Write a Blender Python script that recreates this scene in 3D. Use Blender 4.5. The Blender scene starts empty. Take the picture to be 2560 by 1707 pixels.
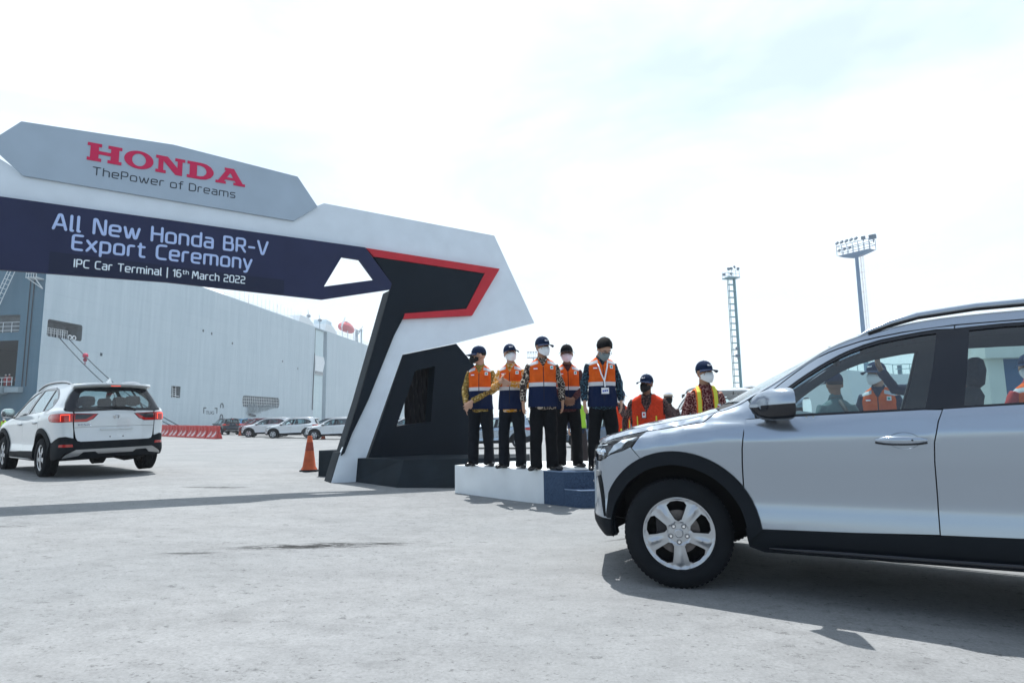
import bpy, bmesh, math, random
import numpy as np
from mathutils import Vector, Matrix
from mathutils.geometry import delaunay_2d_cdt

scene = bpy.context.scene
COL = scene.collection
R = math.radians
random.seed(7)

# ------------------------------------------------------------------ camera
PITCH = math.atan(197 / 1531.0)
ROLL = 0.0157
cam_data = bpy.data.cameras.new("camera")
cam = bpy.data.objects.new("camera", cam_data)
COL.objects.link(cam)
scene.camera = cam
cam_data.sensor_fit = 'HORIZONTAL'
cam_data.sensor_width = 36.0
cam_data.lens = 36.0 * 1531 / 2560
cam_data.clip_start = 0.05
cam_data.clip_end = 12000
cam.matrix_world = (Matrix.Translation((0, 0, 1.05)) @ Matrix.Rotation(R(90) + PITCH, 4, 'X')
                    @ Matrix.Rotation(-ROLL, 4, 'Z'))

# ------------------------------------------------------------------ sun, sky, exposure
SUN_EL, SUN_SHX, SUN_SHY = 67.6, 0.05, -0.41
sun_data = bpy.data.lights.new("sun", 'SUN')
sun = bpy.data.objects.new("sun", sun_data)
COL.objects.link(sun)
sun_data.energy = 5.0
sun_data.angle = R(0.55)
sun_data.color = (1.0, 0.985, 0.96)
sdir = Vector((SUN_SHX, SUN_SHY, -1.0)).normalized()
sun.rotation_euler = sdir.to_track_quat('-Z', 'Y').to_euler()
sun.location = (0, 30, 60)

world = bpy.data.worlds.new("World")
scene.world = world
world.use_nodes = True
wt = world.node_tree
wt.nodes.clear()
wn = wt.nodes.new
wout = wn("ShaderNodeOutputWorld")
bg = wn("ShaderNodeBackground")
sky = wn("ShaderNodeTexSky")
sky.sky_type = 'NISHITA'
sky.sun_disc = False
sky.sun_elevation = R(SUN_EL)
sky.sun_rotation = math.atan2(-sdir.x, -sdir.y)
sky.air_density = 1.0
sky.dust_density = 0.6
sky.ozone_density = 1.5
SKY_STRENGTH = 0.15
bg.inputs[1].default_value = SKY_STRENGTH
tc = wn("ShaderNodeTexCoord")
mp = wn("ShaderNodeMapping")
mp.inputs['Scale'].default_value = (1.0, 1.0, 2.6)
mp.inputs['Location'].default_value = (3.3, 3.7, 0.3)
mp.inputs['Rotation'].default_value = (0.0, R(16), R(30))
nz = wn("ShaderNodeTexNoise")
nz.inputs['Scale'].default_value = 1.7
nz.inputs['Detail'].default_value = 9
nz.inputs['Roughness'].default_value = 0.56
nz.inputs['Distortion'].default_value = 0.35
cr = wn("ShaderNodeValToRGB")
cr.color_ramp.elements[0].position = 0.36
cr.color_ramp.elements[0].color = (0.54, 0.54, 0.54, 1)
cr.color_ramp.elements[1].position = 0.59
cr.color_ramp.elements[1].color = (1, 1, 1, 1)
mix = wn("ShaderNodeMix")
mix.data_type = 'RGBA'
CLOUD = 5.8
mix.inputs[7].default_value = (CLOUD * 1.0, CLOUD * 1.13, CLOUD * 1.21, 1)
wt.links.new(tc.outputs['Generated'], mp.inputs[0])
wt.links.new(mp.outputs[0], nz.inputs['Vector'])
wt.links.new(nz.outputs[0], cr.inputs[0])
# cloud cover: a bright veil round the sun's side and near the horizon, thinner and bluer on the far side
sxyz = wn("ShaderNodeSeparateXYZ")
wt.links.new(tc.outputs['Generated'], sxyz.inputs[0])
cov = wn("ShaderNodeMapRange")
cov.interpolation_type = 'SMOOTHSTEP'
cov.inputs[1].default_value = -0.75
cov.inputs[2].default_value = 0.35
cov.inputs[3].default_value = 0.38
cov.inputs[4].default_value = 1.0
wt.links.new(sxyz.outputs[1], cov.inputs[0])
hz = wn("ShaderNodeMapRange")
hz.interpolation_type = 'SMOOTHSTEP'
hz.inputs[1].default_value = 0.12
hz.inputs[2].default_value = 0.42
hz.inputs[3].default_value = 0.9
hz.inputs[4].default_value = 0.0
wt.links.new(sxyz.outputs[2], hz.inputs[0])
mxm = wn("ShaderNodeMath")
mxm.operation = 'MAXIMUM'
wt.links.new(cr.outputs[0], mxm.inputs[0])
wt.links.new(hz.outputs[0], mxm.inputs[1])
mul_ = wn("ShaderNodeMath")
mul_.operation = 'MULTIPLY'
wt.links.new(mxm.outputs[0], mul_.inputs[0])
wt.links.new(cov.outputs[0], mul_.inputs[1])
wt.links.new(mul_.outputs[0], mix.inputs[0])
wt.links.new(sky.outputs[0], mix.inputs[6])
wt.links.new(mix.outputs[2], bg.inputs[0])
wt.links.new(bg.outputs[0], wout.inputs[0])

scene.view_settings.view_transform = 'Standard'
scene.view_settings.look = 'None'
scene.view_settings.exposure = 0.33
scene.view_settings.gamma = 1.0
scene.view_settings.use_curve_mapping = False
scene.render.engine = 'CYCLES'
scene.cycles.max_bounces = 8
scene.cycles.glossy_bounces = 4
scene.cycles.transparent_max_bounces = 16
scene.cycles.caustics_reflective = False
scene.cycles.caustics_refractive = False
scene.cycles.use_denoising = True

# ------------------------------------------------------------------ materials
MATS = {}


def mat(name, color=(0.5, 0.5, 0.5), rough=0.6, metal=0.0, coat=0.0, spec=0.28, noise=None, bump=None,
        trans=0.0, emit=None, alpha=1.0, objcol=False, coatrough=0.03):
    """noise = (scale, amount) varies the colour; bump = (scale, strength)."""
    if name in MATS:
        return MATS[name]
    m = bpy.data.materials.new(name)
    m.use_nodes = True
    nt = m.node_tree
    b = nt.nodes['Principled BSDF']
    b.inputs['Base Color'].default_value = (*color, 1)
    b.inputs['Roughness'].default_value = rough
    b.inputs['Metallic'].default_value = metal
    b.inputs['Coat Weight'].default_value = coat
    b.inputs['Coat Roughness'].default_value = coatrough
    b.inputs['Specular IOR Level'].default_value = spec
    b.inputs['Alpha'].default_value = alpha
    if trans:
        b.inputs['Transmission Weight'].default_value = trans
    if emit:
        b.inputs['Emission Color'].default_value = (*emit[0], 1)
        b.inputs['Emission Strength'].default_value = emit[1]
    tcn = nt.nodes.new("ShaderNodeTexCoord")
    src = None
    if objcol:
        oi = nt.nodes.new("ShaderNodeObjectInfo")
        src = oi.outputs['Color']
        nt.links.new(src, b.inputs['Base Color'])
    if noise:
        n = nt.nodes.new("ShaderNodeTexNoise")
        n.inputs['Scale'].default_value = noise[0]
        n.inputs['Detail'].default_value = 6
        nt.links.new(tcn.outputs['Object'], n.inputs['Vector'])
        mr = nt.nodes.new("ShaderNodeMapRange")
        mr.inputs[1].default_value = 0.3
        mr.inputs[2].default_value = 0.7
        mr.inputs[3].default_value = 1 - noise[1]
        mr.inputs[4].default_value = 1 + noise[1] * 0.4
        nt.links.new(n.outputs[0], mr.inputs[0])
        mm = nt.nodes.new("ShaderNodeMix")
        mm.data_type = 'RGBA'
        mm.blend_type = 'MULTIPLY'
        mm.inputs[0].default_value = 1
        if src:
            nt.links.new(src, mm.inputs[6])
        else:
            mm.inputs[6].default_value = (*color, 1)
        nt.links.new(mr.outputs[0], mm.inputs[7])
        nt.links.new(mm.outputs[2], b.inputs['Base Color'])
    if bump:
        n2 = nt.nodes.new("ShaderNodeTexNoise")
        n2.inputs['Scale'].default_value = bump[0]
        n2.inputs['Detail'].default_value = 4
        nt.links.new(tcn.outputs['Object'], n2.inputs['Vector'])
        bp = nt.nodes.new("ShaderNodeBump")
        bp.inputs['Strength'].default_value = bump[1]
        bp.inputs['Distance'].default_value = 0.01
        nt.links.new(n2.outputs[0], bp.inputs['Height'])
        nt.links.new(bp.outputs[0], b.inputs['Normal'])
    MATS[name] = m
    return m


def N(m, t):
    return m.node_tree.nodes.new(t)


def L(m, a, b):
    m.node_tree.links.new(a, b)


# ------------------------------------------------------------------ object helpers
def link(name, me, parent=None, m=None, smooth=None):
    o = bpy.data.objects.new(name, me)
    COL.objects.link(o)
    if m is not None and not me.materials:
        for q in (m if isinstance(m, (list, tuple)) else [m]):
            me.materials.append(q)
    if parent is not None:
        o.parent = parent
    if smooth is not None:
        for p in me.polygons:
            p.use_smooth = True
        me.set_sharp_from_angle(angle=R(smooth))
    return o


def empty(name, loc=(0, 0, 0), rz=0.0, label=None, cat=None, group=None):
    o = bpy.data.objects.new(name, None)
    COL.objects.link(o)
    o.location = loc
    o.rotation_euler = (0, 0, rz)
    o.empty_display_size = 0.2
    tag(o, label, cat, group)
    return o


def tag(o, label=None, cat=None, group=None, kind=None):
    if label:
        o['label'] = label
    if cat:
        o['category'] = cat
    if group:
        o['group'] = group
    if kind:
        o['kind'] = kind
    return o


def copy_tree(o, parent=None, fn=None):
    c = o.copy()
    COL.objects.link(c)
    if parent is not None:
        c.parent = parent
    if fn:
        fn(c)
    for ch in list(o.children):
        copy_tree(ch, c, fn)
    return c


class MB:
    """collects simple shapes and links them as one mesh object"""

    def __init__(self):
        self.v = []
        self.f = []
        self.mi = []

    def add(self, vs, fs, mi=0):
        n = len(self.v)
        self.v += [tuple(p) for p in vs]
        self.f += [tuple(i + n for i in f) for f in fs]
        self.mi += [mi] * len(fs)
        return self

    def box(self, c, s, rz=0.0, mi=0, M=None):
        hx, hy, hz = s[0] / 2, s[1] / 2, s[2] / 2
        cs, sn = math.cos(rz), math.sin(rz)
        vs = []
        for dz in (-hz, hz):
            for dx, dy in ((-hx, -hy), (hx, -hy), (hx, hy), (-hx, hy)):
                p = Vector((c[0] + dx * cs - dy * sn, c[1] + dx * sn + dy * cs, c[2] + dz))
                if M is not None:
                    p = M @ p
                vs.append(p)
        return self.add(vs, [(3, 2, 1, 0), (4, 5, 6, 7), (0, 1, 5, 4), (1, 2, 6, 5), (2, 3, 7, 6), (3, 0, 4, 7)], mi)

    def tube(self, pts, r, seg=10, mi=0, caps=True, flat=None):
        """pts list, r scalar/list of radii or (ra, rb) pairs; flat = direction of ra axis"""
        pts = [Vector(p) for p in pts]
        n = len(pts)
        rr = r if isinstance(r, (list, tuple)) else [r] * n
        rings = []
        prev = None
        for i, p in enumerate(pts):
            t = (pts[min(i + 1, n - 1)] - pts[max(i - 1, 0)])
            if t.length < 1e-9:
                t = Vector((0, 0, 1))
            t.normalize()
            if flat is not None:
                a = Vector(flat) - t * Vector(flat).dot(t)
            elif prev is not None:
                a = prev - t * prev.dot(t)
            else:
                a = t.orthogonal()
            if a.length < 1e-6:
                a = t.orthogonal()
            a.normalize()
            prev = a
            b = t.cross(a)
            q = rr[i]
            ra, rb = q if isinstance(q, (list, tuple)) else (q, q)
            rings.append([p + a * ra * math.cos(2 * math.pi * k / seg) + b * rb * math.sin(2 * math.pi * k / seg)
                          for k in range(seg)])
        vs = [q for ring in rings for q in ring]
        fs = []
        for i in range(n - 1):
            for k in range(seg):
                k2 = (k + 1) % seg
                fs.append((i * seg + k, i * seg + k2, (i + 1) * seg + k2, (i + 1) * seg + k))
        if caps:
            fs.append(tuple(range(seg - 1, -1, -1)))
            fs.append(tuple((n - 1) * seg + k for k in range(seg)))
        return self.add(vs, fs, mi)

    def bar(self, a, b, w, mi=0):
        return self.tube([a, b], w, 6, mi)

    def ball(self, c, r, seg=14, rings=9, mi=0, M=None):
        rx, ry, rz_ = r if isinstance(r, (list, tuple)) else (r, r, r)
        vs = []
        fs = []
        c = Vector(c)
        for i in range(1, rings):
            th = math.pi * i / rings
            for k in range(seg):
                ph = 2 * math.pi * k / seg
                d = Vector((rx * math.sin(th) * math.cos(ph), ry * math.sin(th) * math.sin(ph), rz_ * math.cos(th)))
                if M is not None:
                    d = M @ d
                vs.append(c + d)
        for i in range(rings - 2):
            for k in range(seg):
                k2 = (k + 1) % seg
                fs.append((i * seg + k, (i + 1) * seg + k, (i + 1) * seg + k2, i * seg + k2))
        top = Vector((0, 0, rz_))
        bot = Vector((0, 0, -rz_))
        if M is not None:
            top, bot = M @ top, M @ bot
        vs += [c + top, c + bot]
        t, b = len(vs) - 2, len(vs) - 1
        for k in range(seg):
            k2 = (k + 1) % seg
            fs.append((t, k, k2))
            fs.append((b, (rings - 2) * seg + k2, (rings - 2) * seg + k))
        return self.add(vs, fs, mi)

    def lathe(self, prof, seg=32, mi=0, axis='z', c=(0, 0, 0)):
        """prof list of (r, h); axis y or z"""
        vs = []
        for r, h in prof:
            for k in range(seg):
                a = 2 * math.pi * k / seg
                if axis == 'z':
                    vs.append((c[0] + r * math.cos(a), c[1] + r * math.sin(a), c[2] + h))
                else:
                    vs.append((c[0] + r * math.cos(a), c[1] + h, c[2] + r * math.sin(a)))
        fs = []
        for i in range(len(prof) - 1):
            for k in range(seg):
                k2 = (k + 1) % seg
                fs.append((i * seg + k, i * seg + k2, (i + 1) * seg + k2, (i + 1) * seg + k))
        return self.add(vs, fs, mi)

    def prism(self, poly, z0, z1, mi=0):
        n = len(poly)
        vs = [(p[0], p[1], z0) for p in poly] + [(p[0], p[1], z1) for p in poly]
        fs = [tuple(range(n - 1, -1, -1)), tuple(range(n, 2 * n))]
        fs += [(i, (i + 1) % n, n + (i + 1) % n, n + i) for i in range(n)]
        return self.add(vs, fs, mi)

    def mesh(self, name):
        me = bpy.data.meshes.new(name)
        me.from_pydata(self.v, [], self.f)
        return me

    def build(self, name, m, parent=None, smooth=None, fixn=True):
        me = self.mesh(name)
        ms = m if isinstance(m, (list, tuple)) else [m]
        for q in ms:
            me.materials.append(q)
        if len(ms) > 1:
            for p, i in zip(me.polygons, self.mi):
                p.material_index = i
        if fixn:
            bm = bmesh.new()
            bm.from_mesh(me)
            bmesh.ops.recalc_face_normals(bm, faces=bm.faces)
            bm.to_mesh(me)
            bm.free()
        return link(name, me, parent, None, smooth)


def tri2d(poly, holes=(), step=None):
    """constrained Delaunay of a polygon with holes; returns pts, tris, n_boundary loops"""
    pts = []
    edges = []
    loops = []
    for lp in [poly] + list(holes):
        q = []
        n = len(lp)
        for i in range(n):
            a = lp[i]
            b = lp[(i + 1) % n]
            k = 1
            if step:
                k = max(1, int(math.hypot(b[0] - a[0], b[1] - a[1]) / step + 0.5))
            for j in range(k):
                q.append((a[0] + (b[0] - a[0]) * j / k, a[1] + (b[1] - a[1]) * j / k))
        s = len(pts)
        pts += q
        m_ = len(q)
        edges += [(s + i, s + (i + 1) % m_) for i in range(m_)]
        loops.append(list(range(s, s + m_)))

    def inside(P, lp):
        x, y = P[:, 0], P[:, 1]
        r = np.zeros(len(P), bool)
        n = len(lp)
        for i in range(n):
            x1, y1 = lp[i]
            x2, y2 = lp[(i + 1) % n]
            if y1 == y2:
                continue
            c = ((y1 > y) != (y2 > y)) & (x < (x2 - x1) * (y - y1) / (y2 - y1) + x1)
            r ^= c
        return r

    if step:
        A = np.array(poly)
        x0, y0 = A.min(0)
        x1, y1 = A.max(0)
        gx = np.arange(x0 + step / 2, x1, step)
        gy = np.arange(y0 + step / 2, y1, step * 0.87)
        if len(gx) and len(gy):
            G = np.array([(x + (step / 2 if j % 2 else 0), y) for j, y in enumerate(gy) for x in gx])
            ok = inside(G, poly)
            for h in holes:
                ok &= ~inside(G, h)
            G = G[ok]
            B = np.array(pts)
            if len(G):
                d = np.sqrt(((G[:, None, :] - B[None]) ** 2).sum(2)).min(1)
                G = G[d > step * 0.45]
                pts = pts + [tuple(g) for g in G]
    res = delaunay_2d_cdt([Vector(p) for p in pts], edges, [], 0, 1e-7)
    vs = [tuple(v) for v in res[0]]
    fs = [tuple(f) for f in res[2]]
    orig = res[3]
    Cn = np.array([[sum(vs[i][0] for i in f) / 3, sum(vs[i][1] for i in f) / 3] for f in fs])
    ok = inside(Cn, poly)
    for h in holes:
        ok &= ~inside(Cn, h)
    fs = [f for f, k in zip(fs, ok) if k]
    remap = {}
    for i, o in enumerate(orig):
        for q in o:
            remap[q] = i
    loops = [[remap[i] for i in lp] for lp in loops]
    return vs, fs, loops
# ------------------------------------------------------------------ the car body surface (one model, several cars)
class Tab:
    """smooth (monotone cubic) table"""

    def __init__(self, *pts):
        self.x = np.array([p[0] for p in pts], float)
        self.y = np.array([p[1] for p in pts], float)
        h = np.diff(self.x)
        d = np.diff(self.y) / h
        m = np.zeros(len(self.x))
        m[0], m[-1] = d[0], d[-1]
        for i in range(1, len(d)):
            if d[i - 1] * d[i] <= 0:
                m[i] = 0
            else:
                w1, w2 = 2 * h[i] + h[i - 1], h[i] + 2 * h[i - 1]
                m[i] = (w1 + w2) / (w1 / d[i - 1] + w2 / d[i])
        self.m = m

    def __call__(self, x):
        x = np.clip(np.asarray(x, float), self.x[0], self.x[-1])
        i = np.clip(np.searchsorted(self.x, x) - 1, 0, len(self.x) - 2)
        h = self.x[i + 1] - self.x[i]
        t = (x - self.x[i]) / h
        return ((1 + 2 * t) * (1 - t) ** 2 * self.y[i] + t * (1 - t) ** 2 * h * self.m[i]
                + t * t * (3 - 2 * t) * self.y[i + 1] + t * t * (t - 1) * h * self.m[i + 1])


XF, XR, LF, LR = -0.42, 3.15, 1.0, 1.2
tB = Tab((-.45, .907), (-.35, .938), (-.17, .963), (.1, 1.005), (.2, 1.018), (.3, 1.03), (.45, 1.035), (.66, 1.043),
         (1.4, 1.073), (1.8, 1.09), (2.4, 1.118), (2.9, 1.15), (3.15, 1.17))
tZC = Tab((-.45, .93), (-.35, .965), (-.17, 1.0), (.1, 1.045), (.2, 1.066), (.3, 1.088), (.42, 1.129), (.477, 1.164),
          (.573, 1.219), (.64, 1.262), (.79, 1.360), (.94, 1.455), (1.1, 1.52), (1.23, 1.555), (1.4, 1.586),
          (1.6, 1.604), (1.9, 1.612), (2.3, 1.612), (2.7, 1.604), (3.0, 1.590), (3.15, 1.580))
tYM = Tab((-.42, .862), (-.2, .878), (0, .885), (.4, .880), (1.4, .875), (2.2, .878), (2.7, .888), (3.0, .875), (3.15, .862))
tYB = Tab((-.42, .765), (0, .80), (.3, .818), (.5, .83), (1.4, .835), (2.4, .828), (2.9, .80), (3.15, .785))
tYC = Tab((-.42, .70), (0, .74), (.3, .755), (.48, .74), (.65, .70), (.8, .665), (1.1, .605), (1.4, .572), (2.0, .562),
          (2.7, .558), (3.15, .545))
tT = Tab((-.82, .885), (-.735, .905), (-.6, .938), (-.48, .970), (-.38, 1.002), (-.25, 1.033), (-.11, 1.058), (.06, 1.084),
         (.12, 1.097), (.45, 1.265), (.8, 1.44), (1.05, 1.555), (1.2, 1.60), (1.4, 1.625), (1.7, 1.648), (2.1, 1.655),
         (2.6, 1.645), (3.15, 1.61), (3.5, 1.57))
tOFF = Tab((.20, -.09), (.25, -.055), (.33, -.02), (.40, -.010), (.47, -.016), (.55, -.026), (.68, -.016), (.80, -.005), (.93, 0.0),
           (.955, -.004), (.972, -.016), (.990, -.0145), (1.0, -.0145))
tFX = Tab((0, 0), (.15, .15), (.30, .33), (.45, .48), (.58, .60), (.72, .73), (.87, .88), (1, 1))
tFY = Tab((0, 1), (.15, .97), (.30, .875), (.45, .745), (.58, .595), (.72, .40), (.87, .18), (1, 0))
tDXF = Tab((.2, .25), (.275, .10), (.29, .07), (.307, .045), (.342, .006), (.413, 0), (.55, 0), (.665, .006), (.73, .015), (.8, .035),
           (.86, .055), (.90, .085), (.95, .12))
tRX = Tab((0, 0), (.12, .24), (.25, .56), (.36, .76), (.48, .87), (.7, .96), (1, 1))
tRY = Tab((0, 1), (.12, .988), (.25, .945), (.36, .865), (.48, .725), (.7, .42), (1, 0))
tXR = Tab((.2, 3.46), (.30, 3.52), (.38, 3.57), (.45, 3.60), (.6, 3.60), (.66, 3.585), (.8, 3.565), (1.0, 3.555), (1.08, 3.54),
          (1.12, 3.525), (1.3, 3.43), (1.5, 3.315), (1.6, 3.25))


def yside(x, z):
    B = tB(x)
    zc = tZC(x)
    ym, yb, yc = tYM(x), tYB(x), tYC(x)
    zz = np.where(z < .45, z, .45 + (z - .45) * (1.05 - .45) / (B - .45))
    lo = ym + tOFF(zz)
    k = np.clip((zz - 1.0) / .05, 0, 1)
    lo = lo + (yb - (ym - .0145)) * (k * k * (3 - 2 * k) * .6 + k * .4)
    t = (z - B) / np.maximum(zc - B, 1e-4)
    hi = yb - .006 + (yc - yb) * t + .016 * 4 * np.clip(t, 0, 1) * (1 - np.clip(t, 0, 1))
    return np.where(z <= B, lo, hi)


def S(u, z):
    u = np.asarray(u, float)
    z = np.asarray(z, float)
    u, z = np.broadcast_arrays(u, z)
    xm = np.clip(u, XF, XR)
    y0 = yside(xm, z)
    pf = np.clip((XF - u) / LF, 0, 1)
    pr = np.clip((u - XR) / LR, 0, 1)
    x = xm + np.where(u < XF, -tFX(pf) * (XF + .82 - tDXF(z)), 0) + np.where(u > XR, tRX(pr) * (tXR(z) - XR), 0)
    y = y0 * np.where(u < XF, tFY(pf), 1) * np.where(u > XR, tRY(pr), 1)
    return np.stack([x, y, z], -1)


_fu = np.linspace(XF, XF - LF, 60)
_ru = np.linspace(XR, XR + LR, 60)
_fe = S(_fu, np.full(60, .925))
_re = S(_ru, np.full(60, 1.575))
XMIN, XMAX = float(_fe[-1, 0]), float(_re[-1, 0])


def T(x, v):
    """upper surface: x along the car, v -1..1 across"""
    x = np.asarray(x, float)
    v = np.asarray(v, float)
    x, v = np.broadcast_arrays(x, v)
    ye = np.where(x < XF, np.interp(x, _fe[::-1, 0], _fe[::-1, 1]), np.where(x > XR, np.interp(x, _re[:, 0], _re[:, 1]), tYC(x)))
    ze = tZC(np.clip(x, -.45, XR))
    ze = np.where(x < XF, .925 - .02 * np.clip((XF - x) / (XF - XMIN), 0, 1), ze)
    zt = tT(x)
    z = ze + np.maximum(zt - ze, 0) * (1 - np.abs(v) ** 2.3)
    return np.stack([x, v * ye, z], -1)
def _norm(fn, a, b, sgn):
    e = 1e-3
    da = fn(a + e, b) - fn(a - e, b)
    db = fn(a, b + e) - fn(a, b - e)
    n = np.cross(da, db) * sgn
    ln = np.linalg.norm(n, axis=-1, keepdims=True)
    return n / np.maximum(ln, 1e-9)


def panel(name, poly, m, parent, holes=(), step=.05, off=0.0, surf=S, skirt=.016, side=0, smooth=35, bstep=None):
    """a body panel: polygon in the surface's own coordinates, lifted onto the surface.
    side 1 / -1 = right / left, 0 = both halves in one mesh (or the upper surface)"""
    vs2, fs2, loops = tri2d(poly, holes, step)
    A = np.array(vs2)
    sgn = -1 if surf is S else 1
    P = surf(A[:, 0], A[:, 1])
    Nn = _norm(surf, A[:, 0], A[:, 1], sgn)
    o_ = off(A[:, 0], A[:, 1])[:, None] if callable(off) else off
    P = P + Nn * o_
    V = list(map(tuple, P))
    Fc = []
    for f in fs2:
        a, b, c = (P[i] for i in f)
        nn = np.cross(b - a, c - a)
        Fc.append(tuple(f) if nn @ Nn[f[0]] > 0 else (f[0], f[2], f[1]))
    if skirt:
        for lp in loops:
            base = len(V)
            for i in lp:
                V.append(tuple(P[i] - Nn[i] * skirt))
            k = len(lp)
            for j in range(k):
                Fc.append((lp[j], lp[(j + 1) % k], base + (j + 1) % k, base + j))
    sets = []
    if surf is S:
        if side in (0, 1):
            sets.append((1, V))
        if side in (0, -1):
            sets.append((-1, V))
    else:
        sets.append((1, V))
    vv, ff = [], []
    for s, W in sets:
        n = len(vv)
        vv += [(x, y * s, z) for x, y, z in W]
        ff += [tuple(i + n for i in (f if s == 1 else f[::-1])) for f in Fc]
    me = bpy.data.meshes.new(name)
    me.from_pydata(vv, [], ff)
    me.materials.append(m)
    return link(name, me, parent, None, smooth)


def arc(cx, cz, r, a0, a1, n=20):
    return [(cx + r * math.cos(R(a0 + (a1 - a0) * i / n)), cz + r * math.sin(R(a0 + (a1 - a0) * i / n))) for i in range(n + 1)]


def strip(pts, w):
    """polygon band of width w around a polyline"""
    up, dn = [], []
    n = len(pts)
    for i, p in enumerate(pts):
        a, b = pts[max(i - 1, 0)], pts[min(i + 1, n - 1)]
        dx, dy = b[0] - a[0], b[1] - a[1]
        l = math.hypot(dx, dy)
        up.append((p[0] - dy / l * w / 2, p[1] + dx / l * w / 2))
        dn.append((p[0] + dy / l * w / 2, p[1] - dx / l * w / 2))
    return up + dn[::-1]


def schlick(m, f0):
    """reflectance of a thin pane, the same from both sides"""
    ge = N(m, "ShaderNodeNewGeometry")
    dt = N(m, "ShaderNodeVectorMath")
    dt.operation = 'DOT_PRODUCT'
    L(m, ge.outputs['Normal'], dt.inputs[0])
    L(m, ge.outputs['Incoming'], dt.inputs[1])
    prev = dt.outputs['Value']
    for op, v in (('ABSOLUTE', None), ('SUBTRACT', 1.0), ('POWER', 5.0), ('MULTIPLY', 1 - f0), ('ADD', f0)):
        n = N(m, "ShaderNodeMath")
        n.operation = op
        n.use_clamp = op in ('SUBTRACT', 'ADD')
        if op == 'SUBTRACT':
            n.inputs[0].default_value = v
            L(m, prev, n.inputs[1])
        else:
            L(m, prev, n.inputs[0])
            if v is not None:
                n.inputs[1].default_value = v
        prev = n.outputs[0]
    return prev


def grow(P, k):
    cx = sum(p[0] for p in P) / len(P)
    cz = sum(p[1] for p in P) / len(P)
    return [(cx + (x - cx) * k, cz + (z - cz) * k) for x, z in P]


def car_mats():
    mat('paint_metallic', (.5, .53, .57), .22, .82, 1.0, objcol=True, coatrough=.07)
    mat('paint_solid', (.8, .8, .8), .35, 0.0, 1.0, objcol=True, coatrough=.02)
    mat('cladding', (.008, .011, .015), .65, spec=.12, bump=(400, .25))
    mat('gloss_black', (.004, .006, .011), .18, spec=.4, coat=.15)
    mat('seal', (.008, .008, .009), .6)
    mat('tyre', (.010, .012, .015), .85, spec=.15, noise=(9, .25))
    mat('alloy', (.40, .42, .45), .30, .85, .3)
    mat('alloy_dark', (.03, .03, .035), .4, .6)
    mat('disc', (.13, .12, .12), .4, .8, noise=(40, .3))
    mat('chrome', (.85, .86, .88), .08, 1.0)
    mat('silver_trim', (.33, .34, .35), .35, .7)
    mat('interior', (.055, .072, .088), .8, spec=.15)
    mat('interior_dark', (.025, .028, .03), .7)
    mat('headliner', (.10, .125, .15), .9, spec=.1)
    mat('seat_cloth', (.020, .026, .034), .85, noise=(60, .3))
    mat('underbody', (.008, .008, .009), .8)
    mat('lamp_red', (.42, .008, .006), .12, coat=1.0)
    mat('lamp_lit', (.9, .05, .03), .2, emit=((1.0, .10, .05), .8))
    mat('lamp_smoke', (.03, .03, .035), .15, coat=.5)
    mat('lamp_white', (.62, .66, .70), .35, spec=.5)
    mat('reflector', (.35, .01, .01), .2, coat=.8)
    m = mat('car_glass', (.55, .72, .72), .0)
    nt = m.node_tree
    nt.nodes.remove(nt.nodes['Principled BSDF'])
    out = nt.nodes['Material Output']
    tr = N(m, "ShaderNodeBsdfTransparent")
    tr.inputs[0].default_value = (.74, .86, .87, 1)
    gl = N(m, "ShaderNodeBsdfGlossy")
    gl.inputs['Roughness'].default_value = .0
    gl.inputs['Color'].default_value = (1, 1, 1, 1)
    mx = N(m, "ShaderNodeMixShader")
    L(m, schlick(m, .07), mx.inputs[0])
    L(m, tr.outputs[0], mx.inputs[1])
    L(m, gl.outputs[0], mx.inputs[2])
    L(m, mx.outputs[0], out.inputs[0])
    m = mat('lens_glass', (1, 1, 1), .0)
    nt = m.node_tree
    nt.nodes.remove(nt.nodes['Principled BSDF'])
    out = nt.nodes['Material Output']
    tr = N(m, "ShaderNodeBsdfTransparent")
    tr.inputs[0].default_value = (.9, .93, .95, 1)
    gl = N(m, "ShaderNodeBsdfGlossy")
    gl.inputs['Roughness'].default_value = .02
    mx = N(m, "ShaderNodeMixShader")
    L(m, schlick(m, .05), mx.inputs[0])
    L(m, tr.outputs[0], mx.inputs[1])
    L(m, gl.outputs[0], mx.inputs[2])
    L(m, mx.outputs[0], out.inputs[0])


car_mats()


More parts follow.
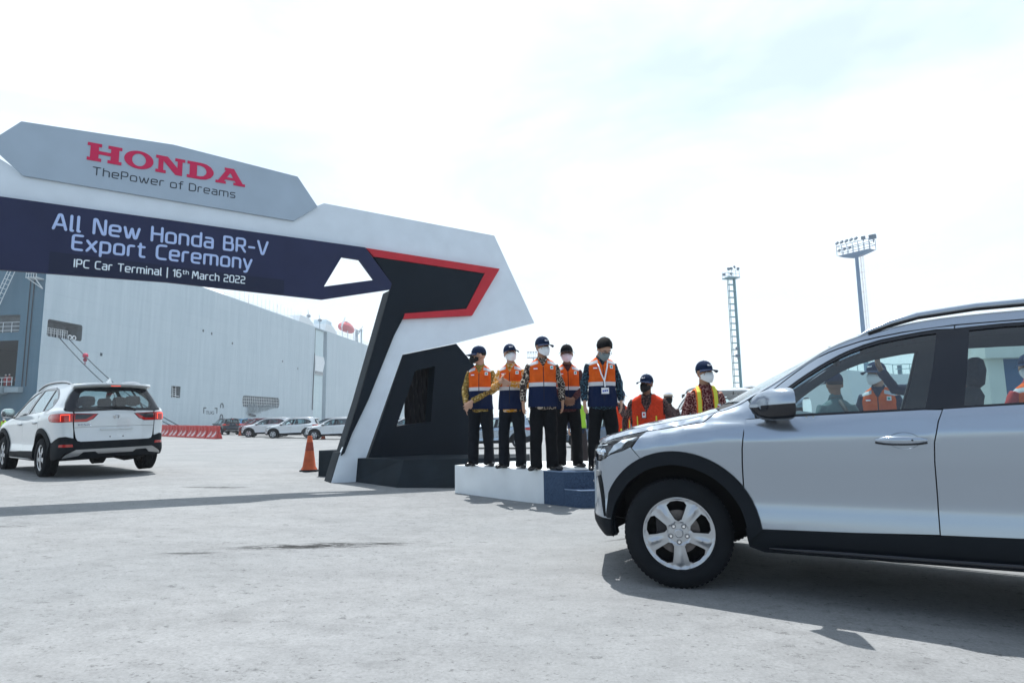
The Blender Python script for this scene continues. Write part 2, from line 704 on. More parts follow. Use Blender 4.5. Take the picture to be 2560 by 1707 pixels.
def make_wheel(parent, x, side, steer=0.0, style=0):
    """wheel assembly; outer face towards +y * side"""
    w = bpy.data.objects.new('wheel', None)
    COL.objects.link(w)
    w.parent = parent
    w.location = (x, side * .775, .333)
    w.rotation_euler = (0, 0, steer + (math.pi if side < 0 else 0))
    w.empty_display_size = .1
    key = 'wheelmesh%d' % style
    if key not in MATS:
        t = MB()
        prof = [(.212, .075), (.222, .098), (.228, .106), (.262, .116), (.290, .115), (.312, .104), (.322, .096), (.330, .088),
                (.333, .070), (.333, .046), (.326, .044), (.326, .036), (.333, .034), (.333, .005), (.326, .003), (.326, -.005),
                (.333, -.007), (.333, -.034), (.326, -.036), (.326, -.044), (.333, -.046), (.330, -.088), (.312, -.104), (.262, -.112), (.215, -.09)]
        t.lathe(prof, 64, 0, 'y')
        for k in range(64):
            a = 2 * math.pi * k / 64
            for s in (1, -1):
                Mx = Matrix.Rotation(-a, 4, 'Y')
                t.box((.3312, s * .079, 0), (.006, .024, .018), M=Mx)
        tm = t.mesh('tyre')
        tm.materials.append(MATS['tyre'])
        # rim face with five fan-shaped spokes
        rim = MB()
        rr = .222
        n5 = 5 if style == 0 else 10
        outer = [(rr * math.cos(2 * math.pi * k / 80), rr * math.sin(2 * math.pi * k / 80)) for k in range(80)]
        hs = []
        for k in range(n5):
            a0 = 2 * math.pi * k / n5 + R(90)
            if n5 == 5:
                pl = [(.074, 0), (.086, -14), (.140, -21), (.184, -22), (.197, -13), (.200, 0), (.196, 12), (.180, 18), (.135, 17), (.086, 14)]
            else:
                pl = [(.070, 0), (.13, -10), (.196, -12), (.2, 0), (.196, 12), (.13, 10)]
            hs.append([(r * math.cos(a0 + R(d)), r * math.sin(a0 + R(d))) for r, d in pl])
        vs2, fs2, loops = tri2d(outer, hs, .011)

        def ht(px, pz):
            r = math.hypot(px, pz)
            a = math.atan2(pz, px) - R(90)
            s = (a * n5 / (2 * math.pi) + .5) % 1.0
            s = min(s, 1 - s)
            h = .086 + .012 * (1 - (r / .2) ** 2)
            if .085 < r < .205:
                h += .010 * max(0, 1 - s * 9) * min(1, (r - .085) / .05) * min(1, (.205 - r) / .02)
            k_ = min(1, max(0, (r - .203) / .012))
            h += .010 * k_ * k_ * (3 - 2 * k_)
            if r < .068:
                h += -.006
            return h

        V = [(p[0], ht(*p), p[1]) for p in vs2]
        rim.add(V, fs2, 0)
        for lp in loops:
            k = len(lp)
            vv = [V[i] for i in lp] + [(V[i][0] * 1.0, V[i][1] - .035, V[i][2]) for i in lp]
            rim.add(vv, [(j, (j + 1) % k, k + (j + 1) % k, k + j) for j in range(k)], 1)
        rim.lathe([(rr, .096), (rr + .006, .098), (rr + .007, .08), (rr, .06), (rr - .012, .03), (rr - .012, -.09)], 64, 0, 'y')
        rim.lathe([(.0001, .104), (.022, .104), (.027, .100), (.028, .09)], 24, 0, 'y')
        # emblem on the cap
        for sx in (-1, 1):
            rim.box((sx * .007, .1055, 0), (.0035, .003, .018))
        rim.box((0, .1055, 0), (.012, .003, .0035))
        for k in range(5):
            a = 2 * math.pi * k / 5 - R(90)
            c = (.052 * math.cos(a), .091, .052 * math.sin(a))
            rim.lathe([(.0145, .002), (.0145, .0035), (.012, .0035)], 14, 1, 'y', c)
            rim.lathe([(.0001, .0125), (.008, .0125), (.0095, .008), (.0095, 0)], 6, 2, 'y', c)
        rm = rim.mesh('rim')
        for q in ('alloy', 'alloy_dark', 'chrome'):
            rm.materials.append(MATS[q])
        for p, i in zip(rm.polygons, rim.mi):
            p.material_index = i
        d = MB()
        d.lathe([(.05, .035), (.135, .035), (.135, .02), (.05, .02)], 40, 0, 'y')
        d.lathe([(.0001, .055), (.065, .055), (.07, .03)], 30, 0, 'y')
        d.lathe([(.21, -.02), (.0001, -.02)], 40, 1, 'y')
        d.box((.105, .035, .03), (.06, .05, .12), mi=2)
        dm = d.mesh('brake_disc')
        for q in ('disc', 'underbody', 'alloy_dark'):
            dm.materials.append(MATS[q])
        for p, i in zip(dm.polygons, d.mi):
            p.material_index = i
        for me_ in (tm, rm, dm):
            bm = bmesh.new()
            bm.from_mesh(me_)
            bmesh.ops.recalc_face_normals(bm, faces=bm.faces)
            bm.to_mesh(me_)
            bm.free()
            for p in me_.polygons:
                p.use_smooth = True
            me_.set_sharp_from_angle(angle=R(32))
        MATS[key] = (tm, rm, dm)
    for nm, me_ in zip(('tyre', 'rim', 'brake_disc'), MATS[key]):
        o = bpy.data.objects.new(nm, me_)
        COL.objects.link(o)
        o.parent = w
    return w


def text_mesh(s, size, ext=.002, bevel=0.0, align='CENTER', off=0.0, shear=0.0, spacing=1.0):
    c = bpy.data.curves.new('lettering', 'FONT')
    c.body = s
    c.size = size
    c.extrude = ext
    c.offset = off
    c.shear = shear
    c.space_character = spacing
    c.align_x = align
    c.resolution_u = 4
    o = bpy.data.objects.new('lettering', c)
    COL.objects.link(o)
    dg = bpy.context.evaluated_depsgraph_get()
    dg.update()
    me = bpy.data.meshes.new_from_object(o.evaluated_get(dg))
    bpy.data.objects.remove(o)
    bpy.data.curves.remove(c)
    me.name = 'lettering'
    me.materials.clear()
    return me


def make_car(label, color, metallic, group=None, steer=0.0, rimstyle=0, st=.05):
    root = empty('suv', label=label, cat='car', group=group)
    PA = MATS['paint_metallic' if metallic else 'paint_solid']
    CL, GB, SEAL, GLS = MATS['cladding'], MATS['gloss_black'], MATS['seal'], MATS['car_glass']
    UC_F, UC_R = XF - LF, XR + LR
    HFRONT, HREAR = .018, 2.695
    HZ = .333
    ro, ri = .505, .425
    g = .003

    def B(x):
        return float(tB(x))

    # glass outlines
    gt = Tab((.60, 1.115), (.697, 1.201), (.817, 1.288), (.936, 1.361), (1.053, 1.42), (1.222, 1.474), (1.331, 1.492), (1.508, 1.514),
             (1.9, 1.524), (2.3, 1.518), (2.6, 1.492), (2.8, 1.42), (2.98, 1.33))
    drip = Tab((.50, 1.105), (.56, 1.165), (.638, 1.23), (.76, 1.324), (.881, 1.405), (1.0, 1.455), (1.114, 1.49), (1.335, 1.530), (1.594, 1.552),
               (1.9, 1.556), (2.3, 1.552), (2.7, 1.535), (3.0, 1.50), (3.15, 1.46))

    def gb(x):
        return B(x) + .012

    F_glass = [(.60, gb(.6) + .004), (.60, 1.118)] + [(x, float(gt(x))) for x in (.65, .697, .76, .817, .88, .936, 1.0, 1.053, 1.13, 1.222, 1.331, 1.42)] \
        + [(1.498, 1.511), (1.447, 1.294), (1.387, gb(1.387))]
    R_glass = [(1.560, gb(1.56)), (1.60, 1.27), (1.652, 1.516)] + [(x, float(gt(x))) for x in (1.8, 2.0, 2.2)] + [(2.33, 1.515), (2.40, 1.33), (2.42, gb(2.42))]
    Q_glass = [(2.475, gb(2.475)), (2.455, 1.33), (2.39, 1.505), (2.50, 1.49), (2.62, 1.455), (2.78, 1.385), (2.90, 1.315), (2.925, 1.28), (2.86, 1.22), (2.74, gb(2.74) + .01)]

    def doorgap(z):
        return float(np.interp(z, [.3, .6, .81, .9, 1.01, 1.075, 1.3, 1.548], [1.388, 1.398, 1.400, 1.407, 1.435, 1.464, 1.532, 1.590]))

    belt_top = lambda x: B(x) - .001
    for s in (1, -1):
        # front fender
        seam = [(-.195, .792), (-.25, .855)]
        a_on = arc(HFRONT, HZ, ro + g, 115.0, 7, 22)
        fender = [(-.25, .858), (-.19, .948), (-.172, .962)] + [(x, B(x) - .004) for x in (-.1, 0, .1, .2)] + \
                 [(.236, 1.040), (.270, 1.070), (.288, float(tZC(.288))), (.35, float(tZC(.35))), (.42, float(tZC(.42))), (.47, 1.150), (.50, 1.10), (.515, 1.04)] + \
                 [(.462, 1.035), (.446, .951), (.432, .86), (.426, .75), (.424, .6)] + [(x, z) for x, z in reversed(a_on) if x < .424 + .3 and z < .6 and z > .39 and x > 0][:0] + \
                 [(p[0], p[1]) for p in reversed(a_on) if p[1] > .40 and p[0] <= .52]
        fender = [p if p[0] < .50 or p[1] > 1 else (.50, p[1]) for p in fender]
        fd = panel('front_fender', fender, PA, root, step=.028, side=s, smooth=62)
        # front door (lower skin) with a frame round the glass
        door_low = [(.452, 1.032)] + [(x, belt_top(x)) for x in (.6, .8, 1.0, 1.2, 1.38)] + [(doorgap(1.07) - g, 1.069)] + \
                   [(doorgap(z) - g, z) for z in (1.01, .95, .9, .85, .8, .7, .6, .5, .42)] + [(1.0, .404), (.437, .390)] + \
                   [(.432, .45), (.432, .6), (.434, .75), (.440, .86), (.452, .951), (.468, 1.03)][:-1]
        fdoor = panel('front_door', door_low, PA, root, step=.035, side=s)
        fr = [(x, float(gt(x)) + .020) for x in (.63, .697, .76, .817, .88, .936, 1.0, 1.053, 1.13, 1.222, 1.331, 1.42, 1.50)] + \
             [(doorgap(1.53) - g, 1.530), (doorgap(1.545) - g, 1.546)] + [(x, float(drip(x)) - .005) for x in (1.5, 1.42, 1.335, 1.2, 1.114, 1.0, .94, .881, .82, .76, .70, .638, .59)]
        panel('door_frame', fr, PA, fdoor, step=.03, side=s)
        panel('window', F_glass, GLS, fdoor, step=.06, off=-.012, skirt=0, side=s)
        # rear door
        arcR = arc(HREAR, HZ, ro + g, 173, 110, 12)
        rdoor = [(doorgap(1.07) + g, 1.073)] + [(x, belt_top(x)) for x in (1.6, 1.8, 2.0, 2.2, 2.4)] + [(2.455, B(2.455) - .001), (2.47, 1.0), (2.475, .93)] + \
                [(p[0], p[1]) for p in arc(HREAR, HZ, ro + g, 116, 171, 12)] + [(2.0, .432), (1.7, .425), (doorgap(.42) + g, .418)] + \
                [(doorgap(z) + g, z) for z in (.5, .6, .7, .8, .85, .9, .95, 1.01)]
        rd = panel('rear_door', rdoor, PA, root, step=.035, side=s)
        fr2 = [(1.66, 1.535)] + [(x, float(gt(x)) + .018) for x in (1.8, 2.0, 2.2, 2.34)] + [(x, float(drip(x)) - .005) for x in (2.33, 2.2, 2.0, 1.8)] + \
              [(doorgap(1.547) + g, 1.547), (doorgap(1.53) + g, 1.531)]
        panel('door_frame', fr2, PA, rd, step=.03, side=s)
        panel('window', R_glass, GLS, rd, step=.06, off=-.012, skirt=0, side=s)
        # black surround of the side windows (B pillar, seals)
        sur = [(.515, B(.515) + .002), (.53, 1.085)] + [(x, float(gt(x)) + .018) for x in (.60, .65, .697, .76, .817, .88, .936, 1.0, 1.053, 1.13, 1.222, 1.331, 1.42, 1.508, 1.7, 1.9, 2.1, 2.3, 2.45, 2.6, 2.7, 2.8)] + \
              [(2.93, 1.335), (2.955, 1.28), (2.90, 1.205), (2.76, B(2.76) + .002)] + [(x, B(x) + .002) for x in (2.4, 2.0, 1.6, 1.2, .9, .7)]
        panel('window_surround', sur, GB, root, holes=(F_glass, R_glass, Q_glass), step=.05, off=-.004, side=s)
        panel('quarter_window', Q_glass, GLS, root, step=.06, off=-.012, skirt=0, side=s)
        # roof side and cant rail, from the windscreen pillar back
        rs = [(.52, 1.135)] + [(x, float(drip(x)) + .003) for x in (.56, .638, .70, .76, .82, .881, .94, 1.0, 1.114, 1.2, 1.335, 1.594, 1.9, 2.2, 2.34, 2.36)] + \
             [(2.40, 1.543), (2.45, 1.533), (2.60, 1.512), (2.72, 1.468), (2.82, 1.425), (2.94, 1.345), (2.965, 1.28), (2.91, 1.19), (2.77, B(2.77) + .001)] + \
             [(2.55, B(2.55) + .0005), (2.465, B(2.465) - .002), (2.478, 1.0), (2.483, .93)] + [p for p in arc(HREAR, HZ, ro + g, 113, 30, 14)] + \
             [(3.22, .60), (3.45, .68), (3.60, .69), (XR + .47 * LR, .66), (XR + .475 * LR, .80), (XR + .47 * LR, .93), (3.44, .925), (3.12, .94), (3.06, 1.0), (3.10, 1.068), (XR + .465 * LR, 1.075),
              (XR + .46 * LR, 1.10), (XR + .36 * LR, 1.115), (XR + .28 * LR, 1.15), (XR + .22 * LR, 1.25), (XR + .20 * LR, 1.38), (XR + .22 * LR, 1.48), (XR + .24 * LR, 1.54)] + \
             [(XR + .24 * LR, 1.573), (3.2, 1.578)] + [(x, float(tZC(x)) + .001) for x in (3.0, 2.7, 2.3, 1.9, 1.6, 1.4, 1.23, 1.1, 1.0, .94, .86, .79, .71, .64, .573, .52)]
        panel('quarter_panel', rs, PA, root, step=.035, side=s)
        panel('tail_lamp', [(3.068, 1.0), (3.105, 1.063), (3.35, 1.07), (3.6, 1.072), (XR + .474 * LR, 1.07), (XR + .474 * LR, .932), (3.44, .93), (3.125, .945)], MATS['lamp_red'], root,
              step=.04, off=.006, side=s)
        tl2 = panel('tail_lamp', [(XR + .487 * LR, 1.068), (XR + .76 * LR, 1.055), (XR + .70 * LR, .975), (XR + .63 * LR, .934), (XR + .487 * LR, .932)], MATS['lamp_red'], root, step=.03, off=.006, side=s)
        panel('lamp_insert', [(XR + .50 * LR, 1.06), (XR + .72 * LR, 1.05), (XR + .62 * LR, .975), (XR + .50 * LR, .972)], MATS['lamp_smoke'], tl2, step=.03, off=.010, skirt=.003, side=s)
        ub = strip([(3.52, .95), (3.52, 1.05), (3.67, 1.052), (3.67, .95)], .016)
        panel('lamp_light', ub, MATS['lamp_lit'], tl2, step=.03, off=.011, skirt=.003, side=s)
        # wheel-arch cladding
        flare = lambda u, z: .018 + .012 * np.clip((ro - np.hypot(u - HFRONT, z - HZ)) / (ro - ri), 0, 1)
        flareR = lambda u, z: .018 + .012 * np.clip((ro - np.hypot(u - HREAR, z - HZ)) / (ro - ri), 0, 1)
        ring = [(-.400, .40)] + arc(HFRONT, HZ, ro, 172, 6.5, 26) + [(.415, .30)][:0] + arc(HFRONT, HZ, ri, -1, 186, 28)
        panel('wheel_arch_cladding', ring, CL, root, step=.03, off=flare, side=s, skirt=.05)
        ring2 = arc(HREAR, HZ, ro, 173, 30, 22) + arc(HREAR, HZ, ri, 5, 186, 26)
        panel('wheel_arch_cladding', ring2, CL, root, step=.03, off=flareR, side=s, skirt=.05)
        # sills
        sill = [(.425, .385), (.437, .3885), (1.0, .402), (1.737, .4235), (2.0, .430), (2.20, .433), (2.25, .30), (2.22, .262), (.52, .258), (.44, .285)]
        sl = panel('side_sill', sill, CL, root, step=.04, off=.008, side=s, skirt=.05)
        lip = MB()
        lip.tube([(.55, s * .872, .283), (.75, s * .880, .285), (1.4, s * .880, .287), (2.0, s * .880, .290), (2.15, s * .872, .29)], [(.004, .01), (.014, .016), (.014, .016), (.014, .016), (.004, .01)], 8)
        lip.build('step_trim', MATS['gloss_black'], sl, 60)
        # handles
        for nm, dr, x0, x1, zz in (('handle', fdoor, 1.135, 1.375, .908), ('handle', rd, 2.16, 2.40, .935)):
            h = MB()
            yy = float(S(x0, zz)[1])
            ys = [float(S(x, zz)[1]) for x in np.linspace(x0, x1, 7)]
            xs = np.linspace(x0, x1, 7)
            bow = [.004, .022, .032, .036, .034, .026, .004]
            rad = [(.004, .008), (.010, .019), (.012, .022), (.012, .022), (.012, .021), (.010, .018), (.004, .008)]
            h.tube([(x, s * (y + b), zz + .002) for x, y, b in zip(xs, ys, bow)], rad, 12, 0, flat=(0, 1, 0))
            h.tube([(x, s * (y + b - .004), zz - .012) for x, y, b in zip(xs, ys, bow)], [(q[0] * .9, q[1] * .6) for q in rad], 10, 1, flat=(0, 1, 0))
            h.ball((xs[4] + .01, s * (ys[4] + .047), zz + .004), .005, 8, 5, 1)
            ho = h.build(nm, [PA, GB], dr, 50)
            rc = panel('handle_recess', [(x0 + .06 + .075 + .075 * math.cos(t), zz + .045 * math.sin(t)) for t in np.linspace(0, 2 * math.pi, 20)[:-1]], MATS['silver_trim'] if False else PA, dr,
                       step=.02, off=.0012, skirt=0, side=s)
            # pushed-in bowl
            for v in rc.data.vertices:
                dx = (v.co.x - (x0 + .135)) / .075
                dz = (v.co.z - zz) / .045
                k = max(0, 1 - dx * dx - dz * dz)
                v.co.y -= s * .020 * k
                if k > .02:
                    v.co.y += s * 0
        # mirror
        mb = MB()
        my = .86
        body = [(.485, my + .03, 1.118), (.50, my + .10, 1.128), (.535, my + .155, 1.135), (.60, my + .17, 1.137), (.66, my + .165, 1.137)]
        mi_ = MB()
        rows = []
        prof = [(.470, .010), (.482, .055), (.51, .082), (.56, .097), (.62, .100), (.665, .098), (.675, .092)]
        nseg = 22
        vs = []
        for x, hh in prof:
            k = (x - .470) / .205
            wy = .105 * min(1, .18 + 1.6 * k) if k < .5 else .105 * min(1, .98 + .04 * k)
            hz = hh * .93
            cz = 1.112 + .010 * k
            cy = .955 + .005 * k
            for j in range(nseg):
                t = 2 * math.pi * j / nseg
                cx_, sn_ = math.cos(t), math.sin(t)
                e_ = 2 / 2.9
                yy_ = cy + wy * math.copysign(abs(cx_) ** e_, cx_)
                zz_ = cz + hz * math.copysign(abs(sn_) ** e_, sn_) - (0.018 * (cy + wy - yy_) / wy if sn_ < 0 else 0) * 0
                vs.append((x + .055 + .030 * ((yy_ - cy) / wy), s * yy_, zz_))
        fs = []
        fmi = []
        for i in range(len(prof) - 1):
            for j in range(nseg):
                j2 = (j + 1) % nseg
                fs.append((i * nseg + j, i * nseg + j2, (i + 1) * nseg + j2, (i + 1) * nseg + j))
                zc_ = (vs[i * nseg + j][2] + vs[(i + 1) * nseg + j2][2]) / 2
                fmi.append(0 if zc_ > 1.105 else 1)
        mo = MB()
        for f, q in zip(fs, fmi):
            mo.mi.append(q)
        mo.v, mo.f = vs, fs
        mo.add([vs[len(vs) - nseg + j] for j in range(nseg)], [tuple(range(nseg))], 2)
        mo.add([vs[j] for j in range(nseg)], [tuple(range(nseg))], 0)
        mir = mo.build('mirror', [PA, GB, MATS['chrome']], root, 50)
        arm = MB()
        arm.tube([(.60, s * .815, 1.040), (.60, s * .87, 1.040), (.60, s * .93, 1.045)], [(.035, .022), (.032, .018), (.05, .018)], 12, flat=(1, 0, 0))
        arm.build('mirror_arm', GB, mir, 60)
        # roof rail
        rl = MB()
        pts = []
        rds = []
        for x, lift, rad in ((1.10, .004, .006), (1.16, .018, .012), (1.28, .036, .017), (1.42, .048, .019), (1.7, .054, .019), (2.1, .056, .019), (2.5, .052, .019), (2.75, .042, .018), (2.92, .022, .014), (3.02, .004, .006)):
            pts.append((x, s * (float(tYC(x)) - .005), float(tZC(x)) + lift - .006))
            rds.append((rad, rad * .8))
        rl.tube(pts, rds, 10, 0)
        rr_ = MB()
        rro = rl.build('roof_rail', MATS['alloy'] if not metallic else PA, root, 60)
        bs = MB()
        bs.tube([(p[0], p[1] - s * .0, p[2] - .016) for p in pts[1:-1]], [(.012, .014)] * (len(pts) - 2), 8)
        bs.build('rail_base', MATS['seal'], rro, 60)
        # headlamp
        lamp = [(-.178, .957), (-.30, .934), (-.44, .901), (-.60, .890), (-.80, .876), (-.95, .862), (-.97, .82), (-.8, .775), (-.6, .775), (-.47, .795), (-.37, .828), (-.31, .846), (-.258, .870), (-.20, .935)]
        hl = panel('headlamp', lamp, MATS['lens_glass'], root, step=.035, off=.002, skirt=0, side=s)
        panel('lamp_housing', lamp, MATS['lamp_smoke'], hl, step=.035, off=-.03, skirt=0, side=s)
        panel('lamp_insert', [(-.235, .940), (-.34, .918), (-.455, .805), (-.385, .832)], MATS['lamp_white'], hl, step=.03, off=-.012, skirt=.012, side=s)
        panel('lamp_insert', [(-.48, .890), (-.60, .882), (-.90, .862), (-.90, .852), (-.60, .870), (-.48, .876)], MATS['lamp_white'], hl, step=.03, off=-.010, skirt=.006, side=s)
        lm = MB()
        for uu in (-.62, -.74, -.86):
            p = S(uu, .83)
            n_ = _norm(S, np.array(uu), np.array(.83), -1)
            c = p - n_ * .03
            lm.ball((c[0], s * c[1], .826), (.024, .024, .024), 10, 6)
        lm.build('lamp_module', MATS['chrome'], hl)
        # dark inner shell behind gaps, with the arches left open
        sh = [(-.30, .40)] + arc(HFRONT, HZ, .47, 170, 8, 14) + [(.5, .27), (2.2, .27)] + arc(HREAR, HZ, .47, 172, 8, 14) + [(3.6, .45), (3.6, 1.0), (2.9, 1.10), (1.5, 1.04), (.5, 1.0), (0, .96), (-.17, .92), (-.40, .86), (-.55, .8), (-.55, .40)]
        panel('inner_shell', sh, MATS['seal'], root, step=.09, off=-.022, skirt=0, side=s)
        # interior side trim seen through the windows
        tr_ = [(.55, .80), (.55, 1.075)] + [(x, float(tZC(x)) - .01) for x in (.66, .80, .94, 1.1, 1.3, 1.6, 2.0, 2.4, 2.8)] + [(3.1, 1.45), (3.2, 1.2), (3.1, .8)]
        in_set = lambda P, k: [(p[0], p[1]) for p in P]
        panel('interior_trim', tr_, MATS['interior'], root, holes=(grow(F_glass, 1.045), grow(R_glass, 1.04), grow(Q_glass, 1.03)), step=.08, off=-.022, skirt=.0, side=s)
    # ---- both halves in one
    BMPc = [(-.198, .790), (-.253, .852), (-.262, .862), (-.315, .838), (-.375, .820), (-.475, .787), (-.60, .767), (-.8, .767), (-.95, .780), (-.98, .70), (-1.0, .56), (-1.1, .50), (UC_F, .50), (UC_F, .40), (-.9, .40), (-.6, .395), (-.402, .392)] + \
        [p for p in arc(HFRONT, HZ, ro + g, 171, 116, 10)]
    fb = panel('front_bumper', BMPc, PA, root, step=.035)
    panel('bumper_skirt', [(-.402, .388), (-.6, .391), (-.9, .396), (UC_F, .396), (UC_F, .27), (-.9, .268), (-.6, .272), (-.42, .280), (-.385, .29), (-.392, .386)], CL, fb, step=.035, off=.004, skirt=.04)
    panel('grille', [(-.985, .86), (-.99, .70), (-1.01, .565), (-1.1, .505), (UC_F, .505), (UC_F, .885), (-1.2, .885)], GB, fb, step=.04, off=-.012)
    for s in (1, -1):
        panel('bumper_blade', [(-.655, .665), (-.60, .675), (-.575, .62), (-.535, .44), (-.522, .405), (-.548, .405), (-.60, .50), (-.645, .62)], CL, fb, step=.03, off=.006, side=s)
        panel('bumper_blade', [(-.70, .66), (-.60, .675), (-.60, .700), (-.68, .705)], MATS['silver_trim'], fb, step=.03, off=.012, side=s)
    gs = MB()
    for k in range(4):
        zz = .60 + .075 * k
        pp = S(np.linspace(-1.02, UC_F, 6), np.full(6, zz)) - np.array([.0, 0, 0])
        gs.tube([tuple(p) for p in pp] + [(p[0], -p[1], p[2]) for p in pp[::-1][1:]], (.008), 6)
    gs.build('grille_bar', MATS['chrome'], fb, 60)
    # hood, windscreen, roof
    hood = [(XMIN + .002, -1), (-.6, -1), (-.42, -1), (-.2, -1), (0, -1), (.15, -1), (.276, -1), (.285, -.97), (.22, -.7), (.155, -.4), (.125, 0), (.155, .4), (.22, .7), (.285, .97), (.276, 1), (.15, 1), (0, 1), (-.2, 1), (-.42, 1), (-.6, 1), (XMIN + .002, 1)]
    hd = panel('bonnet', hood, PA, root, surf=T, step=.045, off=.001, skirt=.012)
    hedge = [(UC_F, .905), (-1.2, .903), (-1.0, .900), (-.8, .892), (-.6, .899), (-.44, .909), (-.3, .942), (-.172, .968)] + [(x, B(x) + .002) for x in (-.1, 0, .1, .197)] + \
            [(.230, 1.044), (.262, 1.072), (.278, float(tZC(.278)))] + [(x, float(tZC(x))) for x in (.2, .1, 0, -.17, -.3, -.42)] + [(-.6, .921), (-.8, .917), (-1.0, .913), (-1.2, .910), (UC_F, .910)]
    panel('bonnet_edge', hedge, PA, hd, step=.028, off=.001, skirt=.012, smooth=62)
    cowl = [(.31, -.97), (.225, -.7), (.16, -.4), (.13, 0), (.16, .4), (.225, .7), (.31, .97), (.40, .95), (.30, .7), (.22, .4), (.185, 0), (.22, -.4), (.30, -.7), (.40, -.95)]
    panel('cowl', cowl, MATS['seal'], root, surf=T, step=.05, off=-.006)
    ws_l = [(.42, .93), (.32, .7), (.235, .4), (.2, 0)]
    wsc = [(x, -v) for x, v in ws_l] + [(x, v) for x, v in reversed(ws_l[:-1])] + [(.60, .945), (.8, .95), (1.0, .95), (1.13, .93), (1.10, .6), (1.075, 0), (1.10, -.6), (1.13, -.93), (1.0, -.95), (.8, -.95), (.60, -.945)]
    panel('windscreen', wsc, GLS, root, surf=T, step=.07, off=-.003, skirt=0)
    pil = lambda s: [(.284, s * 1.0), (.30, s * .955), (.40, s * .945), (.44, s * .935), (.60, s * .95), (.8, s * .955), (1.0, s * .955), (1.14, s * .94), (1.16, s * 1.0), (1.0, s * 1.0), (.8, s * 1.0), (.6, s * 1.0), (.45, s * 1.0)]
    for s in (1, -1):
        panel('windscreen_pillar', pil(s), PA, root, surf=T, step=.05, off=.001)
    XR2 = XMAX - .02
    roof = [(1.165, -1), (1.145, -.94), (1.112, -.6), (1.088, 0), (1.112, .6), (1.145, .94), (1.165, 1)] + [(x, 1) for x in (1.6, 2.2, 2.8, 3.15)] + [(3.22, 1), (XR2, .8), (XR2, -.8), (3.22, -1)] + [(x, -1) for x in (3.15, 2.8, 2.2, 1.6)]
    panel('roof', roof, PA, root, surf=T, step=.07, off=.0)
    panel('headliner', [(1.16, -.99), (1.10, -.6), (1.08, 0), (1.10, .6), (1.16, .99), (3.1, .99), (3.1, -.99)], MATS['headliner'], root, surf=T, step=.12, off=-.022, skirt=0)
    # rear end
    zt = [(XR + .50 * LR, .665), (XR + .49 * LR, .80), (XR + .487 * LR, .928), (XR + .63 * LR, .928), (XR + .71 * LR, .972), (XR + .775 * LR, 1.062), (XR + .487 * LR, 1.078), (XR + .48 * LR, 1.098), (UC_R, 1.118), (UC_R, .60), (XR + .56 * LR, .60), (XR + .52 * LR, .615)]
    tg = panel('tailgate', zt, PA, root, step=.035)
    plate = [(UC_R, .785), (XR + .66 * LR, .785), (XR + .64 * LR, .76), (XR + .60 * LR, .66), (XR + .62 * LR, .635), (UC_R, .635)]
    panel('number_plate_recess', plate, PA, tg, step=.05, off=.004, skirt=.006)
    panel('crease_shade_line', strip([(UC_R, .842), (XR + .7 * LR, .842), (XR + .49 * LR, .835)], .004), MATS['seal'], tg, step=.06, off=.0015, skirt=0)  # flat black strip painting the shade of the tailgate's crease
    kb = MB()
    px_ = float(S(UC_R, .78)[0])
    kb.box((px_ + .008, 0, .795), (.03, .50, .018))
    kb.build('tailgate_handle', PA, tg)
    bt = MB()
    for sy in (-1, 1):
        q = S(XR + .86 * LR, .66)
        bt.ball((float(q[0]) + .006, sy * .10, .665), .011, 8, 5)
    bt.build('plate_bolt', MATS['seal'], tg)
    # emblem: an H in a rounded frame
    em = MB()
    xe = float(S(UC_R, 1.0)[0]) + .006
    loop = [(xe, .045 * math.copysign(abs(math.cos(t)) ** .6, math.cos(t)), 1.005 + .037 * math.copysign(abs(math.sin(t)) ** .6, math.sin(t))) for t in np.linspace(0, 2 * math.pi, 25)]
    em.tube(loop, .004, 6)
    for sy in (-1, 1):
        em.tube([(xe + .004, sy * .024, .978), (xe + .004, sy * .018, 1.005), (xe + .004, sy * .026, 1.034)], .0055, 6)
    em.tube([(xe + .004, -.02, 1.005), (xe + .004, .02, 1.005)], .005, 6)
    em.build('emblem', MATS['chrome'], tg, 60)
    nm_ = text_mesh('HONDA', .045, .002, off=.0015, spacing=1.25)
    nmo = link('lettering', nm_, tg, MATS['chrome'])
    nmo.matrix_local = Matrix.Translation((float(S(XR + .6 * LR, .875)[0]) + .006, -.47, .868)) @ Matrix.Rotation(R(-5), 4, 'Z') @ Matrix.Rotation(R(90), 4, 'Z') @ Matrix.Rotation(R(90), 4, 'X')
    # rear window
    rg = [(XR + .225 * LR, 1.39), (XR + .245 * LR, 1.25), (XR + .30 * LR, 1.158), (XR + .38 * LR, 1.124), (XR + .48 * LR, 1.108), (UC_R, 1.122), (UC_R, 1.50), (XR + .45 * LR, 1.497), (XR + .25 * LR, 1.485)]
    hole = [(XR + .46 * LR, 1.19), (XR + .52 * LR, 1.155), (UC_R - .004, 1.150), (UC_R - .004, 1.47), (XR + .50 * LR, 1.465), (XR + .45 * LR, 1.43), (XR + .445 * LR, 1.30)]
    panel('rear_window_surround', rg, GB, root, holes=(hole,), step=.05, off=-.001)
    panel('rear_window', hole, GLS, root, step=.07, off=-.004, skirt=0)
    sp = MB()
    n = 15
    vs, fs = [], []
    for i in range(n):
        v = -1 + 2 * i / (n - 1)
        y = .60 * v
        xb = 3.18 - .04 * v * v
        xe2 = 3.50 - .16 * abs(v) ** 3
        z0 = 1.600 - .028 * abs(v) ** 2.2
        for (x, z) in ((xb, z0 + .008), (xb + .16, z0 + .004), (xe2, z0 - .012), (xe2 + .006, z0 - .032), (xe2 - .03, z0 - .05), (xb + .10, z0 - .075)):
            vs.append((x, y, z))
